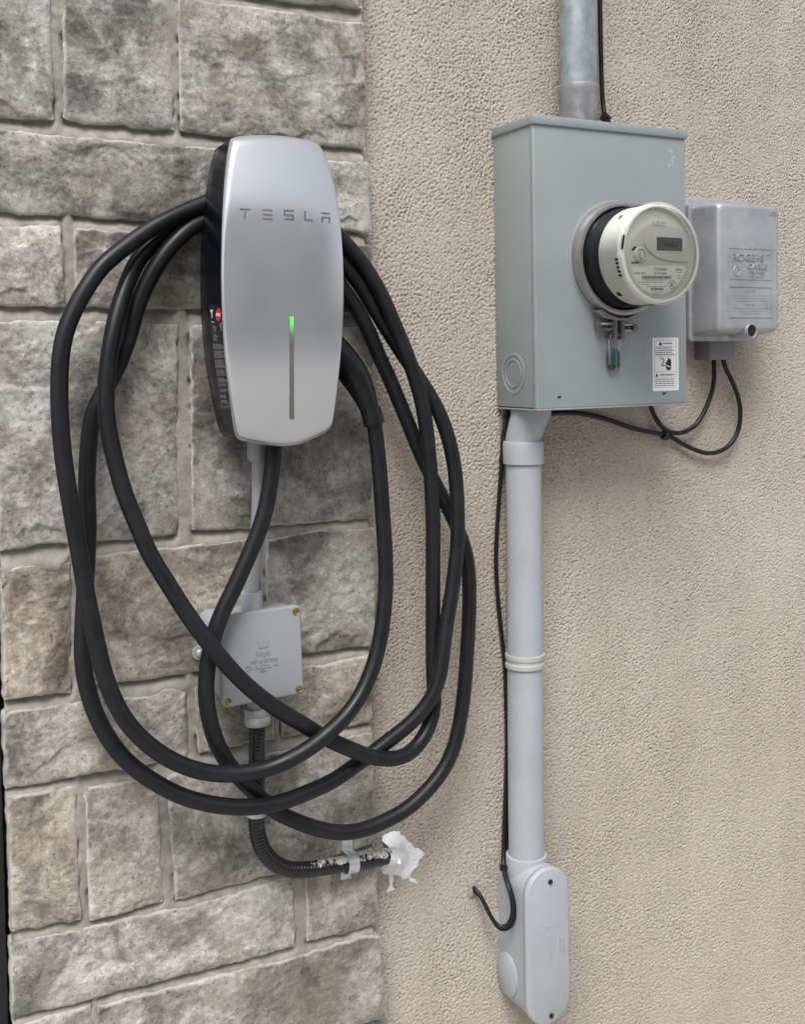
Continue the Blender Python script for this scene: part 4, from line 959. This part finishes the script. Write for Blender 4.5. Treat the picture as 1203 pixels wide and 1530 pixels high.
    def side_patch(name, quad, mat, r=.0754, nu=6, nv=4):
        V = []; F = []
        for i_ in range(nu+1):
            for j_ in range(nv+1):
                s_, t_ = i_/nu, j_/nv
                x = (quad[0][0]*(1-s_)+quad[1][0]*s_)*(1-t_)+(quad[3][0]*(1-s_)+quad[2][0]*s_)*t_
                y = (quad[0][1]*(1-s_)+quad[1][1]*s_)*(1-t_)+(quad[3][1]*(1-s_)+quad[2][1]*s_)*t_
                V.append(on_side(x, y, r))
        for i_ in range(nu):
            for j_ in range(nv): a = i_*(nv+1)+j_; F.append((a, a+1, a+nv+2, a+nv+1))
        return mk(name, V, F, mat, hs_, True)
    for y in (386.5, 392.4, 398.4, 404.5, 410.6):
        o = (y-386.5)*.24; side_patch('vent_slit', [(918.6+o, y-.4), (928.6+o, y-1.2), (928.8+o, y+2.2), (919+o, y+3.0)], MAT['black_flat'])
    side_patch('side_slot', [(929.2, 351), (934.6, 350.4), (931.6, 372), (925.6, 372.6)], MAT['black_flat'])
    side_patch('side_notch', [(920.5, 436.5), (926, 437), (931.5, 442), (924.5, 442.6)], MAT['black_flat'])
    side_patch('side_notch', [(925.5, 323.5), (931, 320.6), (930.6, 323.4), (924, 327.8)], MAT['latch'])
    # clear cover
    cv_ = lathe('clear_cover', fr, 0, 0, [(.0795, B+.0195), (.0772, B+.024), (.0766, B+.094), (.0760, B+.1005), (.0742, B+.1040), (.0715, B+.1056), (.0660, B+.1062), (.0001, B+.1066)], MAT['clear'], root, 84)
    lathe('cover_rim', fr, 0, 0, [(.0767, B+.0985), (.0775, B+.0995), (.0770, B+.1035), (.0745, B+.1062), (.0705, B+.1068), (.0700, B+.1058), (.0735, B+.1046), (.0757, B+.1010), (.0757, B+.0985), (.0767, B+.0985)], MAT['clear_rim'], cv_, 84)
    # moulded marks on the inside of the cover
    bb = bvh_of(cv_)
    # locking latch under the ring
    def bx(name, x0, y0, x1, y1, d0, d1, mat, par, bv=.0006):
        a = fr.uv(x0, y1, d1); b = fr.uv(x1, y0, d1); return fbox(name, fr, min(a[0], b[0]), max(a[0], b[0]), min(a[1], b[1]), max(a[1], b[1]), d0, d1, mat, par, bv)
    bx('latch_tab', 918.2, 473.5, 923, 507, B+.003, B+.016, MAT['latch'], root); bx('latch_tab', 929.5, 474.5, 934, 507, B+.003, B+.016, MAT['latch'], root)
    bx('latch_foot', 911.5, 503.5, 922, 506.5, B+.003, B+.014, MAT['latch'], root)
    bx('latch_hook', 894.5, 490.2, 919.5, 494.0, B+.004, B+.014, MAT['latch'], root); bx('latch_hook', 894.0, 479, 898.5, 493.6, B+.004, B+.013, MAT['latch'], root)
    bx('latch_bar', 899, 482, 917, 485.2, B+.006, B+.011, MAT['zinc'], root); bx('latch_bolt_rail', 934, 484, 949.5, 486.6, B+.007, B+.012, MAT['zinc'], root); bx('latch_bolt_rail', 934, 492.6, 946, 495, B+.007, B+.012, MAT['zinc'], root)
    u, v = fr.uv(947.5, 489.5, B+.010); 
    V, F = tube_vf([fr(u-.004, v, B+.0095), fr(u+.0045, v, B+.0095)], .0062, 14); bo = mk('latch_bolt', V, F, MAT['latch'], root, True, 40)
    V, F = tube_vf([fr(u-.018, v, B+.0095), fr(u-.003, v, B+.0095)], .0028, 10); mk('bolt_shank', V, F, MAT['dark'], bo, True, 40)
    ear = [fr.uv(*p, B+.012) for p in ((888, 464), (897, 463), (908, 470), (923, 476), (936, 475.5), (957, 465), (960, 467), (945, 474.5), (934, 478.5), (920, 479), (899, 474.5))]
    poly_plate('ring_ear', fr, ear, B+.003, B+.017, MAT['ring'], root)
    return root, fr
meter, mfr = build_meter()
def build_tag():
    B = BD; t = thing('seal_tag', 'small clear plastic seal tag with teal insert hanging from the meter latch', 'seal', at(917, 553, B+.006))
    a = mfr.uv(909.2, 555, B+.008); b = mfr.uv(925.8, 521, B+.008)
    O = rrect(a[0], b[0], a[1], b[1], .0078, 6); I = rrect(a[0]+.002, b[0]-.002, a[1]+.002, b[1]-.002, .006, 6)
    floft('tag_shell', mfr, [(O, B+.003), (O, B+.0085), (I, B+.0092)], MAT['clear_tag'], t, 40)
    fbox('insert', mfr, a[0]+.0085, b[0]-.0045, a[1]+.012, b[1]-.0005, B+.0045, B+.0065, MAT['teal'], t, .0006)
    fbox('backing_strip', mfr, a[0]+.0035, a[0]+.0085, a[1]+.010, b[1]-.001, B+.004, B+.006, MAT['pvc'], t, .0006)
    lathe('seal_core', mfr, (a[0]+b[0])/2, a[1]+.0065, [(.005, B+.004), (.005, B+.0065), (.002, B+.0075), (.0001, B+.0075)], MAT['latch'], t, 16)
    V, F = tube_vf(catmull([mfr(*mfr.uv(*p, B+.009), B+.009) for p in ((911, 523), (910.5, 510), (914, 500), (920, 497), (926, 502), (926.5, 514), (925, 524))], .001), .0006, 6); mk('wire_loop', V, F, MAT['zinc'], t)
    return t
build_tag()

# ------------------------------------------------------------------ mast pipe above the meter box
mp = thing('service_mast', 'galvanised service mast pipe rising from the top of the meter box', 'pipe', at(865, 172, .055))
mX = at(864.5, 60, .055).x; mR = .0300; ztop = BX(0, BH, 0).z+.002; zc = at(865, 129, .055).z
vlathe('pipe', W0, mX, .055, [(mR, zc-.006), (mR, 3.1)], MAT['galv'], mp, 48)
z_ = lambda py: at(865, py, .055).z
vlathe('coupling', W0, mX, .055, [(mR-.003, ztop-.004), (mR-.001, z_(168)), (mR+.0012, z_(160)), (mR+.0012, z_(146)), (mR+.0030, z_(138)), (mR+.0034, z_(131)), (mR+.0028, z_(129)), (mR+.001, z_(129))], MAT['galv2'], mp, 48)
# ------------------------------------------------------------------ plastic conduit below the meter box
pc = thing('riser_conduit', 'pale grey plastic conduit running down from the meter box', 'conduit', at(790, 1280, .04))
PD = .034; pX = at(784, 900, .034).x; PR = .0290
zz = lambda py, d=PD: at(785, py, d).z
vlathe('pipe', W0, pX, PD, [(PR, zz(1285)), (PR, zz(685))], MAT['pvc'], pc, 48)
vlathe('coupling', W0, pX, PD, [(PR+.0006, zz(693)), (PR+.0036, zz(692)), (PR+.0040, zz(676)), (PR+.0040, zz(662)), (PR+.0030, zz(659)), (PR+.0006, zz(658.5))], MAT['pvc'], pc, 48)
vlathe('offset_adapter', W0, pX, PD, [(PR-.0006, zz(661)), (PR-.0002, zz(655)), (PR+.0012, zz(640), .003, .004), (PR+.0035, zz(622), .0075, .010), (PR+.0035, BX(0, -BH, 0).z+.0, .0085, .012)], MAT['pvc'], pc, 48)
st_ = thing('conduit_strap', 'cream ribbed strap clamping the pale grey conduit to the stucco', 'strap', at(788, 995, PD))
vlathe('band', W0, pX, PD, [(PR+.0003, zz(996)), (PR+.0030, zz(995.5)), (PR+.0034, zz(992)), (PR+.0030, zz(989)), (PR+.0016, zz(988)), (PR+.0016, zz(984)), (PR+.0028, zz(983)), (PR+.0034, zz(979)), (PR+.0030, zz(976)), (PR+.0003, zz(975.5))], MAT['pvc_cream'], st_, 48, 30, (False, False))
fbox('foot', W0, pX-PR*.6, pX+PR*.6, zz(998), zz(973), .0, .008, MAT['pvc_cream'], st_, .001)

def build_lb():
    fr = Frame(1.001, at(815, 1400, .09).z, rad(.3)); d1 = .092
    uvl = fr.uv(788, 1400, d1)[0]; uvr = fr.uv(852, 1400, d1)[0]; vt = fr.uv(822, 1297, d1)[1]; vb = fr.uv(825, 1531, d1)[1]
    root = thing('access_fitting', 'pale grey plastic conduit access fitting with oval cover at the conduit foot', 'conduit fitting', fr(0, vb, 0))
    def obl(u0, u1, v0, v1, n=14):
        r = (u1-u0)/2; c = (u0+u1)/2; P = []
        for k in range(n+1): a = math.pi*k/n; P.append((c+r*math.cos(a), v1-r+r*math.sin(a)))
        for k in range(n+1): a = math.pi+math.pi*k/n; P.append((c+r*math.cos(a), v0+r+r*math.sin(a)))
        return P
    w = .003
    body = floft('body', fr, [(obl(uvl+w, uvr-w, vb+w, vt-.002), .001), (obl(uvl+w, uvr-w, vb+w, vt-.002), .03), (obl(uvl+.0022, uvr-.0022, vb+.0025, vt-.0025), d1-.0115)], MAT['pvc'], root, 50)
    fbox('wall_plate', fr, uvl+w+.004, uvr-w-.004, fr.uv(770, 1487, .02)[1], vt-.02, .0, .04, MAT['pvc'], root, .004)
    lid = floft('cover', fr, [(obl(uvl, uvr, vb, vt), d1-.0095), (obl(uvl-.0004, uvr+.0004, vb-.0004, vt+.0004), d1-.007), (obl(uvl, uvr, vb, vt), d1-.0035), (obl(uvl+.0012, uvr-.0012, vb+.0012, vt-.0012), d1-.0008), (obl(uvl+.0035, uvr-.0035, vb+.0035, vt-.0035), d1)], MAT['pvc'], root, 60)
    floft('gasket', fr, [(obl(uvl+.0012, uvr-.0012, vb+.0012, vt-.0012), d1-.0122), (obl(uvl+.0012, uvr-.0012, vb+.0012, vt-.0012), d1-.009)], MAT['dark'], root)
    for px, py in ((822.5, 1317.5), (824, 1517.5)):
        u, v = fr.uv(px, py, d1); s = lathe('screw', fr, u, v, [(.0042, d1-.0002), (.0040, d1+.0018), (.0028, d1+.0022), (.0024, d1+.0010), (.0001, d1+.0010)], MAT['dark'], root, 16)
    hub = vlathe('hub', W0, pX, PD, [(PR+.0005, zz(1275.5)), (PR+.0042, zz(1276)), (PR+.0050, zz(1280)), (PR+.0050, zz(1300)), (PR+.0030, zz(1325)), (PR-.004, zz(1350))], MAT['pvc'], root, 48)
    # moulded disc on the left side
    X = fr(uvl+w, 0, 0).x; zc_ = at(772, 1458, .04).z; V = []; F = []; n = 48
    for k, (r, l) in enumerate(((.0335, -.002), (.0335, .0022), (.0322, .0030), (.0001, .0030))):
        for i in range(n):
            a = 2*math.pi*i/n; V.append((X-l, -.028-r*math.cos(a)*.92, zc_+r*1.05*math.sin(a)))
    F = [(k*n+i, k*n+(i+1) % n, (k+1)*n+(i+1) % n, (k+1)*n+i) for k in range(3) for i in range(n)]
    mk('side_disc', V, F, MAT['pvc'], body, True, 40)
    em = []
    for (px, py, s) in ((818.5, 1385, .0022), (829.5, 1382, .0018)):
        u, v = fr.uv(px, py, d1); em.append(box_vf(fr, u-s, u+s, v-s, v+s, d1-.0002, d1+.0007))
    u, v = fr.uv(823, 1423, d1); em.append(text_vf('LB 2 NEMA', fr, u, v, .046, .0085, d1, .0006, rad(-90)))
    for px in (837.5, 842.5):
        u, v = fr.uv(px, 1412, d1); em.append(text_vf('RIGID PVC C22.2' if px < 840 else 'CSA ACNOR', fr, u, v, .026, .0024, d1, .0006, rad(-90)))
    merge('embossed_lettering', em, MAT['pvc'], lid)
    return root
build_lb()

# ------------------------------------------------------------------ cable company box
def build_cablebox():
    d0, d1 = .030, .105
    P = [at(1075, 305, d1), at(1165.7, 311, d1), at(1165.7, 491.5, d1), at(1075, 491.5, d1)]
    cx = sum(p.x for p in P)/4; cz = sum(p.z for p in P)/4; fr = Frame(cx, cz, rad(.4))
    w = (P[1].x-P[0].x)/2; h = .1075
    root = thing('cable_box', 'grey die-cast cable company box with raised lettering beside the meter box', 'cable box', fr(0, -h-.02, 0))
    fbox('base', fr, -w-.011, w+.006, -h-.016, h+.020, 0, d0-.004, MAT['die_cast'], root, .003)
    O = lambda e, b, t, r: rrect(-w-e, w+e, -h-b, h+t, r, 6)
    cov = floft('cover', fr, [(O(.010, .0165, .0085, .008), d0), (O(.010, .0165, .0085, .008), d0+.010), (O(.0035, .009, .003, .008), d0+.0115), (O(.0010, .0035, .0012, .008), d1-.010), (O(-.0002, .0005, -.0002, .009), d1-.004), (O(-.003, -.0025, -.003, .009), d1-.0006), (O(-.007, -.0065, -.007, .008), d1)], MAT['die_cast'], root, 60)
    # screw tunnel through the lower edge
    u, v = fr.uv(1122, 494.5, d1)
    tn = lathe('screw_tunnel', fr, u, v, [(.0122, .06), (.0122, d1+.0040), (.0118, d1+.0046), (.0108, d1+.0043), (.0104, d1+.0010)], MAT['die_cast'], root, 32)
    lathe('tunnel_shade', fr, u, v, [(.0105, d1+.0012), (.0001, d1+.0012)], MAT['black_flat'], tn, 24)  # black disc stands in for the shade inside the hole
    # panels
    fr_uv = lambda px, py: fr.uv(px, py, d1)
    def framebox(x0, y0, x1, y1, t=.0007, hgt=.0008):
        a = fr_uv(x0, y1); b = fr_uv(x1, y0); u0, v0, u1, v1 = a[0], a[1], b[0], b[1]
        return [box_vf(fr, u0, u1, v0-t, v0+t, d1-.0003, d1+hgt), box_vf(fr, u0, u1, v1-t, v1+t, d1-.0003, d1+hgt), box_vf(fr, u0-t, u0+t, v0, v1, d1-.0003, d1+hgt*.9), box_vf(fr, u1-t, u1+t, v0, v1, d1-.0003, d1+hgt*.9)]
    merge('panel_border', framebox(1090, 373, 1153.5, 416.5), MAT['die_cast'], cov)
    merge('panel_border', framebox(1090, 429, 1153.5, 473.5, .0009, .0011), MAT['die_cast'], cov)
    k = 1/930
    em = []
    def T(b, px, py, wp, hp, ex=.0012): u, v = fr_uv(px, py); merge('raised_word', [text_vf(b, fr, u, v, wp*k*1.33, hp*k, d1, ex)], MAT['die_cast'], cov)
    T('ROGERS', 1118.5, 384.5, 50, 11.5, .0018); T('CABLE', 1132, 398, 31, 8, .0018); T('1 888 ROGERS1', 1132, 407, 26, 4, .001); T('1 888 764 3771', 1132, 412.5, 26, 4, .001); T('TM', 1149.5, 381, 3, 2)
    u, v = fr_uv(1101.5, 404); dr = [(u+.0078*math.cos(a)*(1-.42*max(0, math.sin(a))), v-.001+.0095*math.sin(a)*(1.05 if math.sin(a) > 0 else .85)) for a in np.linspace(0, 2*math.pi, 25)]
    merge('drop_emblem', [tube_vf(catmull([fr(a, b, d1+.0002) for a, b in dr], .002), .0009, 8)], MAT['die_cast'], cov, True)
    T('NO', 1156, 318, 9, 2, .0006); T('USER PARTS', 1156, 321.5, 14, 1.8, .0006)
    pr = []; rr = random.Random(12)
    for y, x0, x1 in ((441, 1095, 1149), (444.8, 1098, 1145), (448.6, 1099, 1144), (460, 1095, 1149), (463.6, 1105, 1140), (467.4, 1110, 1134)):
        x = x0
        while x < x1:
            w_ = rr.uniform(2, 6); a = fr_uv(x, y); b = fr_uv(min(x1, x+w_), y); pr.append(box_vf(fr, a[0], b[0], a[1]-.0009, a[1]+.0009, d1-.0003, d1+.0006)); x += w_+1.2
    for b, y, wp in (('CAUTION', 435, 18), ('Warning', 455, 17)):
        u, v = fr_uv(1121.5, y); pr.append(text_vf(b, fr, u, v, wp*k*1.33, 4.4*k, d1, .0008))
    merge('raised_notice', pr, MAT['die_cast'], cov)
    # cable entry below
    a = fr.uv(1055, 538, .03); b = fr.uv(1097, 505, .03)
    en = fbox('cable_entry', fr, a[0], b[0]-.012, a[1], b[1], 0, .040, MAT['die_dark'], root, .002)
    fbox('entry_clip', fr, b[0]-.014, b[0], a[1]+.006, b[1], 0, .034, MAT['die_dark'], root, .002)
    a = fr.uv(1085, 525, .036); b = fr.uv(1090.5, 513, .036); fbox('clip_slot', fr, a[0], b[0], a[1], b[1], .034, .0352, MAT['black_flat'], en)
    return root
build_cablebox()

# ------------------------------------------------------------------ thin communication cables
def cablething(label, pts, r, name='communication_cable', ties=()):
    loc = at(*min(pts, key=lambda p: -p[1])); t = thing(name, label, 'cable', loc)
    pth = smooth_path(catmull([at(*p) for p in pts], .004), 3); V, F = tube_vf(pth, r, 10); mk('cord', V, F, MAT['thin_black'], t, True, 60)
    for (px, py, d, ln, ang) in ties:
        c = at(px, py, d); a = Vector((math.cos(ang), 0, math.sin(ang)))
        V, F = tube_vf([c-a*ln/2, c+a*ln/2], r*1.9, 12); tie = mk('cable_tie', V, F, MAT['thin_black'], t, True, 40)
    return t
cablething('thin black cable looping from the cable box and running up behind the meter box', [(1067, 528, .020), (1067.5, 545, .020), (1067, 572, .020), (1058, 604, .018), (1038, 637, .016), (1012, 647.5, .014), (992, 640, .012), (978, 620, .011), (971, 600, .010), (967, 570, .007)], .0042)
cablething('thin black cable from the cable box sagging under the meter box to the conduit', [(1079, 526, .020), (1083, 545, .020), (1097, 575, .020), (1106.5, 608, .019), (1103, 645, .018), (1086, 669, .016), (1060, 677.5, .014), (1032, 669, .012), (1003, 653, .011), (985, 648, .011), (950, 641, .010), (905, 626, .009), (868, 618, .008), (838, 617, .006), (815, 618, .005)], .0042, ties=((994, 650.5, .011, .010, rad(-15)),))
riser = [(760, 606, .006), (757.5, 622, .008), (752.5, 645, .010), (750, 690, .012), (745, 760, .010), (741.5, 830, .008), (744, 890, .008), (750, 950, .008), (754, 985, .009), (756.5, 1050, .008), (757.5, 1120, .008), (755.5, 1190, .008), (753, 1260, .009), (752.5, 1290, .018), (755, 1310, .036), (761, 1328, .052), (766, 1350, .060), (765, 1370, .060), (757, 1384, .054), (746, 1385, .046), (734, 1370, .036), (722, 1346, .022), (714, 1332, .013), (706, 1325, .002)]
cablething('twin thin black cable beside the grey conduit, looping into the wall boot', riser, .0034, ties=((752.5, 1296.5, .024, .007, rad(90)), (751.5, 688, .011, .006, rad(90))))
cablething('slack thin black cable behind the twin cable at the conduit foot', [(756, 1200, .004), (757, 1260, .004), (754.5, 1290, .012), (757, 1310, .030), (764, 1330, .050), (769, 1352, .056), (768.5, 1374, .054), (760, 1388, .048), (748, 1389, .040), (737, 1376, .030), (726, 1352, .018), (716, 1337, .011), (706, 1330, .002)], .0029)
cablething('thin black cable running up the wall beside the service mast', [(912, 186, .030), (906, 178, .030), (902, 160, .024), (899.5, 120, .020), (898, 60, .018), (897, 0, .016), (896, -120, .016), (895, -240, .016)], .0040, ties=((905, 176, .030, .012, rad(-30)),))
bo = at(704, 1328, 0); fr_b = Frame(bo.x, bo.z)
wb = fbox('wall_boot', fr_b, -.006, .009, -.012, .014, -.001, .005, MAT['boot'], None, .003)
wb.data.transform(Matrix.Translation((-bo.x, 0, -bo.z))); wb.location = (bo.x, 0, bo.z)
setp(wb, 'small grey plastic boot where a thin cable enters the stucco', 'cable boot')
